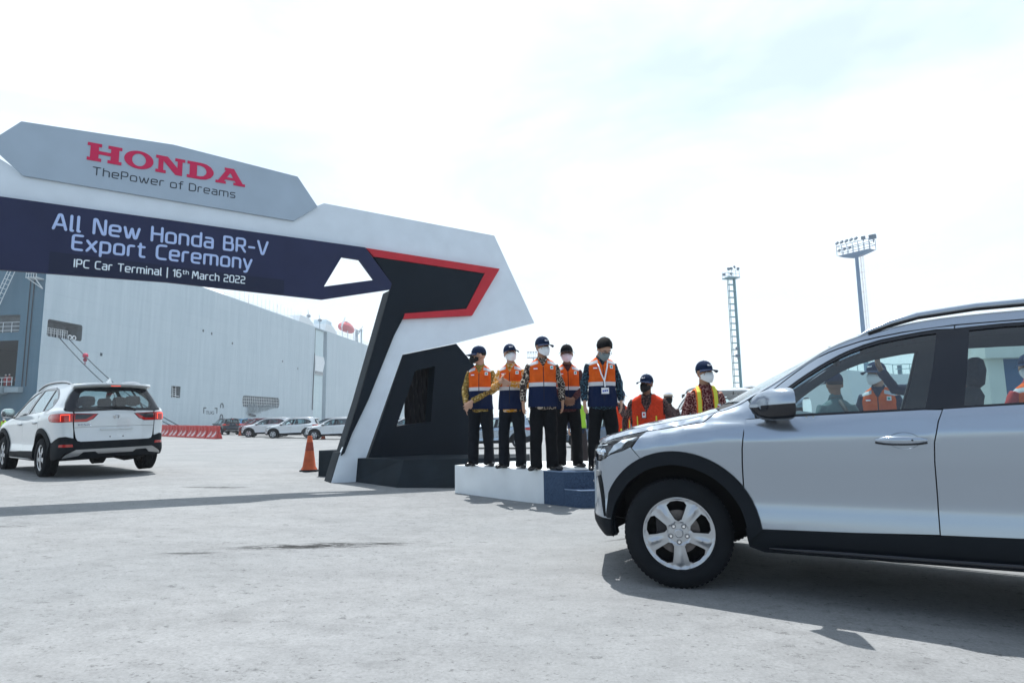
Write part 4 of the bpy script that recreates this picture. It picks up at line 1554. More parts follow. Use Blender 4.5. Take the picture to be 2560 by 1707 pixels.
# ------------------------------------------------------------------ the stage
pod = empty('stage_platform', (.3, 8.6, 0), label='low white stage block that the men in orange vests stand on', cat='platform')
q = MB()
PW = [(-.87, 9.18), (.30, 7.98), (.37, 7.94), (2.6, 8.02), (2.2, 9.4), (-.02, 9.86)]
q.prism([(x - .3, y - 8.6) for x, y in PW], -.12, .41)
mpod = mat('stage_white', (.74, .78, .80), .6, noise=(2.2, .10))
q.build('platform_body', mpod, pod)
stair = empty('stage_steps', (1.0, 7.7, 0), label='blue carpeted two-step stair at the right end of the white stage', cat='steps')
mcar = mat('blue_carpet', (.070, .110, .185), .95, spec=.1, noise=(90, .6), bump=(300, .6))
q = MB()
q.prism([(x - 1.0, y - 7.7) for x, y in [(.374, 7.934), (.61, 7.70), (2.60, 7.74), (2.60, 8.012)]], -.12, .412)
q.build('step', mcar, stair)
q = MB()
q.prism([(x - 1.0, y - 7.7) for x, y in [(.614, 7.696), (.79, 7.50), (2.58, 7.54), (2.58, 7.736)]], -.12, .205)
q.build('step', mcar, stair)
for pts_, z_ in (([(.374, 7.93), (.61, 7.694), (2.58, 7.734)], .412), ([(.62, 7.686), (.79, 7.494), (2.57, 7.534)], .205)):
    q = MB()
    for a_, b_ in zip(pts_[:-1], pts_[1:]):
        q.bar((a_[0] - 1, a_[1] - 7.7, z_ - .002), (b_[0] - 1, b_[1] - 7.7, z_ - .002), .007)
    q.build('step_edge', mat('carpet_edge', (.20, .27, .38), .8), stair)

# ------------------------------------------------------------------ cones and barriers
mcone = mat('cone_orange', (.50, .10, .035), .6, noise=(6, .35))
mconed = mat('cone_band', (.30, .055, .03), .6, noise=(10, .3))
mrub = mat('cone_base', (.02, .02, .022), .8)


def make_cone(x, y, h, label, pink=False, group='traffic cones on the apron'):
    r = empty('traffic_cone', (x, y, zg(x, y)), label=label, cat='traffic cone', group=group)
    k = h / .72
    q = MB()
    q.lathe([(.165 * k, .03 * k), (.160 * k, .05 * k), (.130 * k, .10 * k), (.085 * k, .42 * k), (.044 * k, .71 * k), (.036 * k, .72 * k), (.030 * k, .70 * k), (.0001, .69 * k)], 28)
    q.build('cone_body', mcone, r, 50)
    q = MB()
    q.lathe([(.0878 * k, .42 * k), (.0633 * k, .59 * k)], 28)
    q.build('cone_band', mconed, r, 50)
    q = MB()
    q.prism([(.19 * k * math.cos(R(a)), .19 * k * math.sin(R(a))) for a in range(22, 382, 45)], 0, .03 * k)
    q.lathe([(.17 * k, .03 * k), (.15 * k, .06 * k)], 24)
    q.build('cone_base', mrub, r)


make_cone(-4.06, 12.35, .70, 'large faded orange traffic cone standing beside the gate leg')
make_cone(-25.7, 58.2, .80, 'small far orange cone in front of the dark red car')
make_cone(-14.75, 48.0, .85, 'orange cone standing against the side of the nearest white parked car')
mbar = mat('barrier_red', (.50, .055, .05), .5, noise=(3, .25))
mbw = mat('barrier_pale', (.75, .60, .60), .6, noise=(8, .3))
bproto = None
for i in range(7):
    t = i / 6.0
    bx, by = -32.7 + (9.1) * t, 57.0 + (-8.2) * t
    if bproto is None:
        b0 = empty('water_barrier', cat='barrier', group='red and white water barriers in a row by the ship')
        q = MB()
        prof = [(-.30, 0), (.30, 0), (.26, .18), (.14, .45), (.10, .52), (.10, .95), (.07, 1.0), (-.07, 1.0), (-.10, .95), (-.10, .52), (-.14, .45), (-.26, .18)]
        n = len(prof)
        vs = [(-.70, a, b2) for a, b2 in prof] + [(.70, a, b2) for a, b2 in prof]
        q.add(vs, [tuple(range(n - 1, -1, -1)), tuple(range(n, 2 * n))] + [(k, (k + 1) % n, n + (k + 1) % n, n + k) for k in range(n)])
        for k in (-.45, 0, .45):
            q.box((k, -.115, .74), (.26, .03, .28))
            q.box((k, -.10, 1.0), (.12, .10, .05))
        q.box((.73, 0, .5), (.06, .12, .9))
        q.build('barrier_shell', mbar, b0)
        for k in (-.38, .30):
            q = MB()
            q.add([(k - .26, -.275, .16), (k + .10, -.275, .16), (k + .30, -.155, .44), (k + .02, -.155, .44)], [(0, 1, 2, 3)])
            q.add([(k + .05, -.152, .45), (k + .17, -.152, .45), (k + .24, -.122, .60), (k + .14, -.122, .60)], [(0, 1, 2, 3)])
            q.build('pale_stripe', mbw, b0)
        bproto = b0
        o = b0
    else:
        o = copy_tree(bproto)
    o.location = (bx, by, zg(bx, by))
    o.rotation_euler = (0, 0, math.atan2(-8.2, 9.1) + R(6))
    o['label'] = ['first', 'second', 'third', 'fourth', 'fifth', 'sixth', 'seventh'][i] + ' red water barrier from the left in the row beside the white car'
# ------------------------------------------------------------------ the car carrier ship
SA = Vector((-68, 90, 0))
SD = Vector((0.10299, 0.99468, 0))
SNr = Vector((0.99468, -0.10299, 0))


def P_side(s, z, o=0.0):
    return SD * s + SNr * o + Vector((0, 0, z))


def haze_mat(name, c, **k):
    return mat(name, c, **k)


def hull_material(name, c0, c1):
    m = mat(name, c0, .55)
    b = m.node_tree.nodes['Principled BSDF']
    t_ = N(m, "ShaderNodeTexCoord")
    mp_ = N(m, "ShaderNodeMapping")
    mp_.inputs['Scale'].default_value = (.7, .7, .045)
    n1 = N(m, "ShaderNodeTexNoise")
    n1.inputs['Scale'].default_value = 1.6
    n1.inputs['Detail'].default_value = 8
    n1.inputs['Roughness'].default_value = .65
    L(m, t_.outputs['Object'], mp_.inputs[0])
    L(m, mp_.outputs[0], n1.inputs['Vector'])
    r1 = N(m, "ShaderNodeValToRGB")
    r1.color_ramp.elements[0].position = .3
    r1.color_ramp.elements[0].color = (*c0, 1)
    r1.color_ramp.elements[1].position = .65
    r1.color_ramp.elements[1].color = (*c1, 1)
    L(m, n1.outputs[0], r1.inputs[0])
    # faint weld seams: plates
    br = N(m, "ShaderNodeTexBrick")
    br.inputs['Scale'].default_value = 1.0
    br.inputs['Color1'].default_value = (1, 1, 1, 1)
    br.inputs['Color2'].default_value = (.965, .975, .98, 1)
    br.inputs['Mortar'].default_value = (.86, .88, .90, 1)
    br.inputs['Mortar Size'].default_value = .035
    br.inputs['Brick Width'].default_value = 9.0
    br.inputs['Row Height'].default_value = 2.6
    sx = N(m, "ShaderNodeSeparateXYZ")
    cb = N(m, "ShaderNodeCombineXYZ")
    L(m, t_.outputs['Object'], sx.inputs[0])
    L(m, sx.outputs[1], cb.inputs[0])
    L(m, sx.outputs[2], cb.inputs[1])
    L(m, cb.outputs[0], br.inputs['Vector'])
    mx = N(m, "ShaderNodeMix")
    mx.data_type = 'RGBA'
    mx.blend_type = 'MULTIPLY'
    mx.inputs[0].default_value = 1
    L(m, r1.outputs[0], mx.inputs[6])
    L(m, br.outputs[0], mx.inputs[7])
    L(m, mx.outputs[2], b.inputs['Base Color'])
    return m


mh = hull_material('hull_paint', (.400, .485, .535), (.490, .570, .615))
ms = hull_material('stern_shaded', (.045, .125, .185), (.070, .155, .215))  # same hull paint, with the stern's shade put into a darker colour
mdark = mat('opening_dark', (.015, .025, .035), .8)
mdeck = mat('ship_white', (.72, .76, .78), .5)
mrail = mat('rail_paint', (.60, .66, .69), .5)
mrust = mat('rust', (.28, .12, .06), .8)
mroom = mat('ship_room', (.16, .19, .21), .7, noise=(.8, .4))

ship = empty('car_carrier_ship', SA, label='huge pale blue car carrier ship moored behind the parked cars', cat='ship')


def rrect(x0, z0, x1, z1, r=.5, n=4, dz=0.0):
    pts = []
    for cx, cz, a0 in ((x1 - r, z1 - r, 0), (x0 + r, z1 - r, 90), (x0 + r, z0 + r, 180), (x1 - r, z0 + r, 270)):
        for k in range(n + 1):
            a = R(a0 + 90 * k / n)
            pts.append((cx + r * math.cos(a), cz + r * math.sin(a)))
    return pts


H1 = rrect(-1.3, 14.35, 5.1, 16.9, .35)
H2 = [(27.2, 6.4), (29.9, 6.4), (29.9, 8.6), (27.2, 8.6)]
H3 = rrect(52.4, 5.15, 70.2, 7.75, .9)
H4 = [(91, 1.0), (100, 1.0), (100, 29.3), (91, 29.3)]
outer = [(-2.2, -2.5), (205, -2.5), (205, 29.6), (-2.2, 29.6)]
q = MB()
vs2, fs2, loops = tri2d(outer, [H1, H2, H3, H4], 14)
q.add([P_side(a, b_) for a, b_ in vs2], fs2)
for (s0, o0, s1, o1) in ((205, 0, 205, -30), (205, -30, -2.2, -30)):
    q.add([P_side(s0, -2.5, o0), P_side(s1, -2.5, o1), P_side(s1, 29.6, o1), P_side(s0, 29.6, o0)], [(0, 1, 2, 3)])
q.add([P_side(-2.2, 29.6, 0), P_side(205, 29.6, 0), P_side(205, 29.6, -30), P_side(-2.2, 29.6, -30)], [(0, 1, 2, 3)])
hull = q.build('hull', mh, ship)
# reveals of the openings
for hl_, dep, mm in ((H1, -3.0, mroom), (H2, -1.5, mroom), (H3, -1.6, mroom), (H4, -1.15, mh)):
    q = MB()
    k = len(hl_)
    q.add([P_side(a, b_, 0) for a, b_ in hl_] + [P_side(a, b_, dep) for a, b_ in hl_], [(i, (i + 1) % k, k + (i + 1) % k, k + i) for i in range(k)] + [tuple(range(k, 2 * k))])
    q.build('opening', mm, ship, fixn=False)
# mooring deck gear inside the first opening
for s_ in (-.6, .5, 1.6, 2.4):
    q = MB()
    for z_ in (15.0, 15.35, 15.7):
        q.bar(P_side(s_ - .45, z_, -.5), P_side(s_ + .45, z_, -.5), .035)
    for d_ in (-.45, 0, .45):
        q.bar(P_side(s_ + d_, 14.4, -.5), P_side(s_ + d_, 15.7, -.5), .035)
    q.build('deck_rail', mdeck, ship)
for s_ in (3.1, 3.9):
    q = MB()
    q.tube([P_side(s_ + .32 * math.cos(t), 14.75 + .32 * math.sin(t), -.25) for t in np.linspace(0, 2 * math.pi, 17)], .09, 8)
    q.build('fairlead', mdeck, ship, 60)
q = MB()
for s_ in (-.5, .4, 1.3, 2.1):
    q.tube([P_side(s_, 14.4, -.9), P_side(s_, 14.95, -.9)], .16, 8)
q.build('winch', mdark, ship)
# ladder and pipes in the small opening
q = MB()
for z_ in np.arange(6.5, 8.5, .4):
    q.bar(P_side(28.2, z_, -.4), P_side(29.2, z_, -.4), .05)
q.bar(P_side(28.2, 6.4, -.4), P_side(28.0, 8.6, -.4), .06)
q.bar(P_side(29.2, 6.4, -.4), P_side(29.0, 8.6, -.4), .06)
q.bar(P_side(27.3, 7.0, -.2), P_side(29.8, 6.7, -.2), .07)
q.build('ladder', mdeck, ship)
# grid in the long opening and the bundled net below
q = MB()
for s_ in np.arange(52.9, 70, .85):
    q.bar(P_side(s_, 5.2, -.15), P_side(s_, 7.7, -.15), .05)
for z_ in (5.8, 6.5, 7.2):
    q.bar(P_side(52.5, z_, -.15), P_side(70.1, z_, -.15), .05)
q.build('grating', mdeck, ship)
random.seed(3)
q = MB()
for i in range(70):
    s0 = 54.5 + 13.5 * random.random()
    dmax = 2.3 * (1 - (s0 - 54.5) / 14.5) ** .6
    z0 = 5.6 + .4 * random.random()
    q.tube([P_side(s0, z0, .15 + .2 * random.random()), P_side(s0 - .5 + random.random() * .8, z0 - dmax * .6, .35), P_side(s0 - 1.0 * random.random(), z0 - dmax, .3)], .04, 4)
for i in range(9):
    f = i / 9
    q.tube([P_side(54.3 + .2 * i, 5.5 - 2.2 * f, .35), P_side(60, 5.3 - 1.8 * f, .5), P_side(68.5 - 1.2 * i, 5.5 - .7 * f, .35)], .04, 4)
nt_ = q.build('hanging_net', mat('net', (.25, .30, .33), .8), ship)
nt_['kind'] = 'stuff'
q = MB()
q.tube([P_side(55.3, 3.4, .3), P_side(57.8, 3.1, .3)], .28, 8)
q.build('rolled_net', mat('net_dark', (.05, .07, .09), .8), ship)
# pilot door shield in the recess
q = MB()
sh4 = [(92.0, 21.2), (98.4, 21.2), (99.2, 19.6), (98.0, 16.8), (98.0, 15.6), (92.0, 15.6), (92.4, 18.5)]
k = len(sh4)
q.add([P_side(a, b_, -.25) for a, b_ in sh4] + [P_side(a, b_, -1.1) for a, b_ in sh4], [tuple(range(k)), tuple(range(2 * k - 1, k - 1, -1))] + [(i, (i + 1) % k, k + (i + 1) % k, k + i) for i in range(k)])
q.build('side_ramp', mdeck, ship)
for i in range(7):
    q = MB()
    s_ = 92.4 + i * .8
    q.add([P_side(s_, 15.7, -.23), P_side(s_ + .45, 15.7, -.23), P_side(s_ + .45, 16.6, -.23), P_side(s_, 16.6, -.23)], [(0, 1, 2, 3)])
    q.build('slot', mdark, ship)
q = MB()
q.tube([P_side(91.0, 21.8, .05), P_side(90.6, 15.5, .12), P_side(90.2, 5.0, .12)], .16, 6)
q.bar(P_side(91.2, 29, .02), P_side(91.2, 22, .02), .07)
q.build('pilot_ladder', mat('ladder_dark', (.10, .12, .13), .7), ship)
for z0, z1 in ((2.0, 15.5), (21.3, 29.2)):
    q = MB()
    q.add([P_side(92.4, z0, -.6), P_side(98.6, z0, -.6), P_side(98.6, z1, -.6), P_side(92.4, z1, -.6)], [(0, 1, 2, 3)])
    q.build('recess_panel', hull_material('hull_light', (.50, .62, .66), (.58, .70, .72)), ship)
# markings
mk = mat('marking_dark', (.03, .05, .07), .6)
tm = text_mesh('TUG', 1.0, .01, align='CENTER')
for v in tm.vertices:
    v.co.x *= 1.5
to = link('lettering', tm, ship, mk)
M = Matrix.Identity(4)
M.col[0][:3] = SD
M.col[1][:3] = (0, 0, 1)
M.col[2][:3] = SNr
M.col[3][:3] = P_side(40.0, 3.3, .03)
to.matrix_local = M
q = MB()
for s_, d in ((37.6, 1), (42.6, -1)):
    q.box((0, 0, 0), (.001, .001, .001)) if False else None
    for a_, b_, c_, e_ in ((0, 4.5, 1.0, .22), (0, 3.5, .3, 1.1)):
        s0, s1 = sorted((s_, s_ + d * c_))
        z0 = b_ if e_ < 1 else 3.5
        q.add([P_side(s0, z0, .03), P_side(s1, z0, .03), P_side(s1, z0 + e_, .03), P_side(s0, z0 + e_, .03)], [(0, 1, 2, 3)])
for z_ in (5.0, 2.6):
    pts = [P_side(44.2 + .5 * math.cos(t), z_ + .7 * math.sin(t), .03) for t in np.linspace(-.4, math.pi + .4, 11)]
    q.tube(pts, .12, 4)
q.build('tug_marking', mk, ship)
for (s_, z_) in ((9, 12.5), (47, 19.0), (71, 17.2), (36, 20.3), (39, 20.1), (80, 16)):
    q = MB()
    q.add([P_side(s_, z_, .03), P_side(s_ + .5, z_, .03), P_side(s_ + .5, z_ + .5, .03), P_side(s_, z_ + .5, .03)], [(0, 1, 2, 3)])
    q.build('vent', mk, ship)
# upper deck: low deckhouse, stanchions, houses, lifeboat, masts
q = MB()
q.add([P_side(a, b_, o) for a, b_, o in ((22, 29.6, -.6), (46, 29.6, -.6), (46, 31.2, -2.5), (24, 31.2, -2.5), (22, 29.6, -14), (46, 29.6, -14), (46, 31.2, -12), (24, 31.2, -12))],
      [(0, 1, 2, 3), (1, 5, 6, 2), (5, 4, 7, 6), (4, 0, 3, 7), (3, 2, 6, 7)])
q.add([P_side(a, b_, o) for a, b_, o in ((46.5, 29.6, -1.4), (80, 29.6, -1.4), (80, 30.8, -1.8), (46.5, 30.8, -1.8), (46.5, 29.6, -14), (80, 29.6, -14), (80, 30.8, -12), (46.5, 30.8, -12))],
      [(0, 1, 2, 3), (1, 5, 6, 2), (5, 4, 7, 6), (4, 0, 3, 7), (3, 2, 6, 7)])
q.build('deckhouse', mdeck, ship)
for i, s_ in enumerate(np.arange(48, 90, 2.0)):
    q = MB()
    q.bar(P_side(s_, 29.6, -.3), P_side(s_, 31.9 + .3 * (i % 3), -.3), .045)
    q.build('stanchion', mrust if i % 7 == 3 else mrail, ship)
for s0, s1, z1 in ((80.5, 90.5, 31.6), (98.5, 108, 31.9)):
    q = MB()
    prof = [(s0, 29.6), (s1, 29.6), (s1, 30.3), (s1 - 3.5, z1), (s0 + 1, z1)]
    k = 5
    q.add([P_side(a, b_, -.2) for a, b_ in prof] + [P_side(a, b_, -8) for a, b_ in prof], [tuple(range(k)), tuple(range(2 * k - 1, k - 1, -1))] + [(i, (i + 1) % k, k + (i + 1) % k, k + i) for i in range(k)])
    q.build('deckhouse', mdeck, ship)
for s_ in (88.5, 96.5):
    q = MB()
    q.bar(P_side(s_, 29.6, -1), P_side(s_, 32.6, -1), .12)
    q.ball(P_side(s_, 32.5, -1), (.6, .9, .5))
    q.bar(P_side(s_, 32.9, -1), P_side(s_ - .6, 34.2, -1), .07)
    q.build('deck_light', mat('lamp_grey', (.16, .20, .24), .5), ship)
q = MB()
q.box((P_side(108, 33.0, -5))[:], (4, 6, 2.4))
q.build('deckhouse', mat('house_grey', (.50, .60, .66), .6), ship)
q = MB()
q.tube([P_side(115.5, 33.2, -2), P_side(116.5, 33.6, -2), P_side(119, 33.9, -2), P_side(123, 33.9, -2), P_side(125.5, 33.6, -2), P_side(126.5, 33.2, -2)], [.3, 1.3, 1.7, 1.7, 1.3, .3], 12)
q.box(tuple(P_side(121, 35.2, -2)), (1.6, 5, .9))
q.build('lifeboat', mat('lifeboat_red', (.52, .10, .12), .5), ship, 50)
q = MB()
for s_ in (115, 120, 126):
    q.bar(P_side(s_, 29.6, -1), P_side(s_ - .8, 34.5, -1), .15)
q.bar(P_side(114, 33, -1), P_side(117, 36.8, -1), .25)
q.bar(P_side(110, 31.2, -1), P_side(140, 31.2, -1), .06)
q.bar(P_side(110, 30.6, -1), P_side(140, 30.6, -1), .06)
for s_ in np.arange(110, 141, 2.5):
    q.bar(P_side(s_, 29.6, -1), P_side(s_, 31.2, -1), .06)
q.build('davit', mrail, ship)
q = MB()
q.tube([P_side(131, 29.6, -2), P_side(131, 34.2, -2)], .55, 8)
q.bar(P_side(129.5, 34.5, -2), P_side(133.5, 34.5, -2), .22)
q.bar(P_side(133, 33.5, -2), P_side(137, 36.8, -2), .25)
q.tube([P_side(136, 29.6, -2), P_side(136, 35.5, -2)], .3, 8)
q.bar(P_side(134, 35.3, -2), P_side(138, 35.3, -2), .12)
q.build('radar_mast', mat('mast_grey', (.30, .36, .40), .5), ship)
# stern
Wn = 26.0


def P_st(x, z, o=0.0):
    """x metres left of the hull corner, o = towards the camera"""
    return P_side(-2.2, 0, 0) - SNr * x - SD * o + Vector((0, 0, z))


HS1 = rrect(3.6, 14.9, 12.0, 17.5, .25)
HS2 = [(3.55, 7.1), (15.0, 7.1), (15.0, 13.7), (3.55, 13.7)]
HS1 = [(a, b_) for a, b_ in HS1]
vs2, fs2, loops = tri2d([(0, -2.5), (Wn, -2.5), (Wn, 29.6), (0, 29.6)], [HS1, HS2], 8)
q = MB()
q.add([P_st(a, b_) for a, b_ in vs2], fs2)
q.build('stern_wall', ms, ship)
for hl_, dep in ((HS1, 1.5), (HS2, 12)):
    q = MB()
    k = len(hl_)
    q.add([P_st(a, b_, 0) for a, b_ in hl_] + [P_st(a, b_, -dep) for a, b_ in hl_], [(i, (i + 1) % k, k + (i + 1) % k, k + i) for i in range(k)] + [tuple(range(k, 2 * k))])
    q.build('opening', mat('hold_dark', (.02, .03, .04), .8) if dep > 2 else mroom, ship, fixn=False)
for x_ in (1.75, 2.35):
    q = MB()
    q.box((0, 0, 0), (.09, .09, 21))
    o = q.build('pipe', mdark, ship)
    o.matrix_local = Matrix.Translation(P_st(x_, 17.5, .08))
q = MB()
for z_ in (15.2, 15.8, 16.4):
    q.bar(P_st(3.6, z_, .03), P_st(12, z_, .03), .045)
for x_ in np.arange(4.8, 12, 1.4):
    q.bar(P_st(x_, 14.9, .03), P_st(x_, 16.4, .03), .045)
q.build('deck_rail', mrail, ship)
q = MB()
for k in range(5):
    q.box(tuple(P_st(5.2 + .25 * k, 12.6 - 1.05 * k, -3.5 - .8 * k)), (1.1, .12, .10))
q.build('deck_lamp', mat('lamp_on', (.9, .85, .7), .5, emit=((1.0, .88, .6), 1.3)), ship)
q = MB()
q.box(tuple(P_st(3.75, 10.5, -.6)), (.25, .5, 6.4))
q.build('door_post', mat('post_red', (.22, .04, .05), .6), ship)
q = MB()
for x_ in np.arange(3.8, 9, .8):
    q.bar(P_st(x_, 7.1, .25), P_st(x_, 8.3, .25), .04)
for z_ in (7.7, 8.3):
    q.bar(P_st(3.7, z_, .25), P_st(9, z_, .25), .04)
q.build('deck_rail', mdeck, ship)
q = MB()
pr = [(4.4, 6.0), (4.4, 7.05), (16, 7.05), (16, 4.2), (8, 5.2)]
k = 5
q.add([P_st(a, b_, .05) for a, b_ in pr] + [P_st(a, b_, 3.0) for a, b_ in pr], [tuple(range(k)), tuple(range(2 * k - 1, k - 1, -1))] + [(i, (i + 1) % k, k + (i + 1) % k, k + i) for i in range(k)])
q.build('ramp_platform', mat('ramp_pale', (.30, .38, .42), .6), ship)
q = MB()
q.box(tuple(P_st(3.1, 6.5, .5)), (2.0, 1.0, .75))
q.build('ledge', mat('ramp_pale', (.3, .38, .42)), ship)
q = MB()
for d_ in (0, .7, 1.2):
    q.bar(P_st(6.5 + d_, 17.8, 1.0), P_st(3.2 + d_, 26, 1.0), .06)
for t in np.arange(0, 1, .08):
    q.bar(P_st(6.5 - 3.3 * t, 17.8 + 8.2 * t, 1.0), P_st(7.7 - 3.3 * (t + .04), 17.8 + 8.2 * (t + .04), 1.0), .04)
q.build('ramp_hoist', mrail, ship)
q = MB()
q.box(tuple(P_st(1.0, 22.6, .8)), (1.7, 1.4, .1))
for x_ in (.2, .6, 1.0, 1.4, 1.8):
    q.bar(P_st(x_, 22.6, 1.45), P_st(x_, 23.9, 1.45), .04)
for z_ in (23.2, 23.9):
    q.bar(P_st(.2, z_, 1.45), P_st(1.8, z_, 1.45), .04)
q.bar(P_st(1.7, 22.6, 1.4), P_st(.3, 21.2, .1), .07)
q.bar(P_st(.5, 22.6, 1.4), P_st(.3, 21.2, .1), .07)
q.build('stern_platform', mrail, ship)
q = MB()
q.box(tuple(P_st(2.0, 24.4, .9)), (.7, .4, .35))
q.build('work_light', mat('light_amber', (.45, .30, .12), .5), ship)
# mooring ropes and the red float hanging on them
mro = mat('rope', (.05, .07, .09), .8)
rope_end = [Vector((-37.5, 71.0, .2)), Vector((-36.9, 71.0, .2))]
mids = []
for i, (s_, z_) in enumerate(((.8, 14.4), (2.6, 14.4))):
    a_ = SA + P_side(s_, z_, .1)
    b_ = rope_end[i]
    pts = []
    for t in np.linspace(0, 1, 25):
        p = a_.lerp(b_, t)
        p.z -= 1.6 * math.sin(math.pi * t) * (1 if i == 0 else .8)
        pts.append(p)
    mids.append(pts[4])
    q = MB()
    q.tube([p - b_ for p in pts], .075, 6)
    o = q.build('mooring_rope', mro)
    o.location = b_
    tag(o, ('lower' if i == 0 else 'upper') + ' mooring rope running from the ship\'s square hatch down behind the barriers', 'rope', 'mooring ropes')
fl = empty('float', mids[1] + Vector((.1, 0, 0)), label='red round float hanging from the mooring ropes below the ship hatch', cat='float')
q = MB()
q.ball((0, 0, 0), .38)
q.build('float_ball', mat('float_red', (.50, .03, .08), .5), fl, 60)
q = MB()
q.ball((0, 0, -.62), .27)
q.tube([(0, 0, -.3), (0, 0, -.9)], .06)
q.bar((0, 0, -.9), (-.1, 0, -1.4), .04)
q.bar((0, 0, -.9), (.1, 0, -1.3), .04)
q.build('shackle', mat('shackle_red', (.25, .02, .05), .6), fl, 60)

# ------------------------------------------------------------------ flood light towers
mst = mat('steel_teal', (.16, .30, .34), .5)
mbl = mat('steel_blue', (.15, .23, .34), .5)
mfl = mat('flood_body', (.12, .17, .22), .5)


def floodlight(parent, c, yaw, tilt, s=1.0, m=None):
    q = MB()
    q.box((0, 0, .0), (.55 * s, .28 * s, .42 * s))
    q.box((0, -.16 * s, 0), (.62 * s, .05 * s, .48 * s))
    q.bar((0, 0, -.2 * s), (0, 0, -.55 * s), .05 * s)
    o = q.build('floodlight', m or mfl, parent)
    o.matrix_local = Matrix.Translation(c) @ Matrix.Rotation(yaw, 4, 'Z') @ Matrix.Rotation(tilt, 4, 'X')


t1 = empty('light_tower', (38.5, 105, -.6), R(14), label='slim open ladder-like light tower standing behind the masked man in yellow straps', cat='light tower')
Ht = 25.6
q = MB()
for x_, r_ in ((-.60, .065), (.60, .13)):
    for y_ in (-.2, .2):
        q.tube([(x_ * 1.12, y_, 0), (x_, y_, Ht)], r_, 8)
q.build('mast_leg', mst, t1)
for k in range(22):
    q = MB()
    z_ = .6 + k * 1.14
    for y_ in (-.2, .2):
        q.box((0, y_, z_), (1.2, .07, .14))
    for x_ in (-.6, .6):
        q.box((x_, 0, z_), (.06, .4, .10))
    q.build('rung_frame', mst, t1)
q = MB()
q.box((0, 0, Ht + .1), (2.3, 1.9, .16))
for x_ in (-1.1, -.4, .4, 1.1):
    for y_ in (-.9, .9):
        q.bar((x_, y_, Ht + .1), (x_, y_, Ht + 1.3), .03)
for z_ in (.75, 1.3):
    for y_ in (-.9, .9):
        q.bar((-1.1, y_, Ht + z_), (1.1, y_, Ht + z_), .03)
q.build('platform', mst, t1)
for x_, y_, z_ in ((-1.0, -.9, 1.5), (-.45, -.9, 1.6), (.2, -.9, 1.9), (.9, -.9, 1.6), (-.8, .8, .9), (.6, .8, 1.1)):
    floodlight(t1, (x_, y_, Ht + z_), R(random.uniform(-50, 50)), R(-20), .75)
floodlight(t1, (0, -.5, 13.3), R(20), R(-20), .9)
floodlight(t1, (.0, -.5, 12.0), R(-10), R(0), 1.1)

t2 = empty('light_tower', (57.9, 100, -.6), R(-58), label='tall blue-grey pole with a flood light platform and caged ladder, right of the ladder-like tower', cat='light tower')
Ht = 28.5
q = MB()
q.tube([(0, 0, 0), (0, 0, Ht)], [.42, .27], 16)
q.build('pole', mbl, t2, 50)
q = MB()
q.add([(-2.7, -1.0, Ht), (2.7, -1.0, Ht), (2.7, 1.0, Ht), (-2.7, 1.0, Ht), (-.7, -.3, Ht - .7), (.7, -.3, Ht - .7), (.7, .3, Ht - .7), (-.7, .3, Ht - .7)],
      [(0, 1, 2, 3), (7, 6, 5, 4), (0, 4, 5, 1), (1, 5, 6, 2), (2, 6, 7, 3), (3, 7, 4, 0)])
q.build('platform', mbl, t2)
q = MB()
for y_ in (-1, 1):
    for x_ in np.arange(-2.7, 2.71, .9):
        q.bar((x_, y_, Ht), (x_, y_, Ht + 1.7), .045)
    for z_ in (.85, 1.7):
        q.bar((-2.7, y_, Ht + z_), (2.7, y_, Ht + z_), .045)
for x_ in (-2.7, 2.7):
    for z_ in (.85, 1.7):
        q.bar((x_, -1, Ht + z_), (x_, 1, Ht + z_), .045)
q.build('railing', mbl, t2)
for k in range(5):
    floodlight(t2, (-2.5 + k * .8, -1, Ht + 2.2), R(-25), R(-35), .9)
floodlight(t2, (1.9, -1, Ht + 2.0), R(10), R(0), 1.0)
floodlight(t2, (2.6, .6, Ht + 2.2), R(10), R(10), 1.7)
for k in range(3):
    floodlight(t2, (-2.2 + k * .9, -1, Ht + .9), R(-25), R(-20), .7)
q = MB()
for x_ in (.72, 1.06):
    q.bar((x_, -.15, 0), (x_, -.15, Ht), .025)
for z_ in np.arange(.5, Ht, .5):
    q.bar((.72, -.15, z_), (1.06, -.15, z_), .018)
q.build('ladder', mat('ladder_pink', (.50, .42, .42), .6), t2)
q = MB()
for z_ in np.arange(3, Ht - .5, 1.1):
    q.tube([(.66 + .36 * (1 - math.cos(t)) + .0, -.15 - .40 * math.sin(t), z_) for t in np.linspace(0, math.pi, 7)], .02, 4)
for t in (.6, 1.57, 2.5):
    q.bar((.66 + .36 * (1 - math.cos(t)), -.15 - .40 * math.sin(t), 3), (.66 + .36 * (1 - math.cos(t)), -.15 - .40 * math.sin(t), Ht - .5), .018)
for z_ in np.arange(2, Ht, 3.3):
    q.bar((.3, 0, z_), (.75, -.15, z_), .03)
q.build('ladder_cage', mat('ladder_pink', (.5, .42, .42), .6), t2)

t3 = empty('light_tower', (9.2, 265, -.6), R(0), label='small far light mast with a row of lamps between two capped men', cat='light tower')
Ht = 28.5
q = MB()
q.tube([(0, 0, 0), (0, 0, Ht)], [.45, .3], 10)
q.build('pole', mat('steel_pale', (.40, .46, .52), .6), t3)
q = MB()
q.box((0, 0, Ht), (5.4, 1.4, .35))
for x_ in np.arange(-2.7, 2.8, .9):
    q.bar((x_, -.7, Ht), (x_, -.7, Ht + 1.7), .06)
q.bar((-2.7, -.7, Ht + 1.6), (2.7, -.7, Ht + 1.6), .06)
q.build('platform', mat('steel_pale', (.4, .46, .52)), t3)
for k in range(5):
    floodlight(t3, (-2.3 + k * 1.15, -.7, Ht + 2.3), 0, R(-25), 1.3, mat('steel_pale', (.4, .46, .52)))

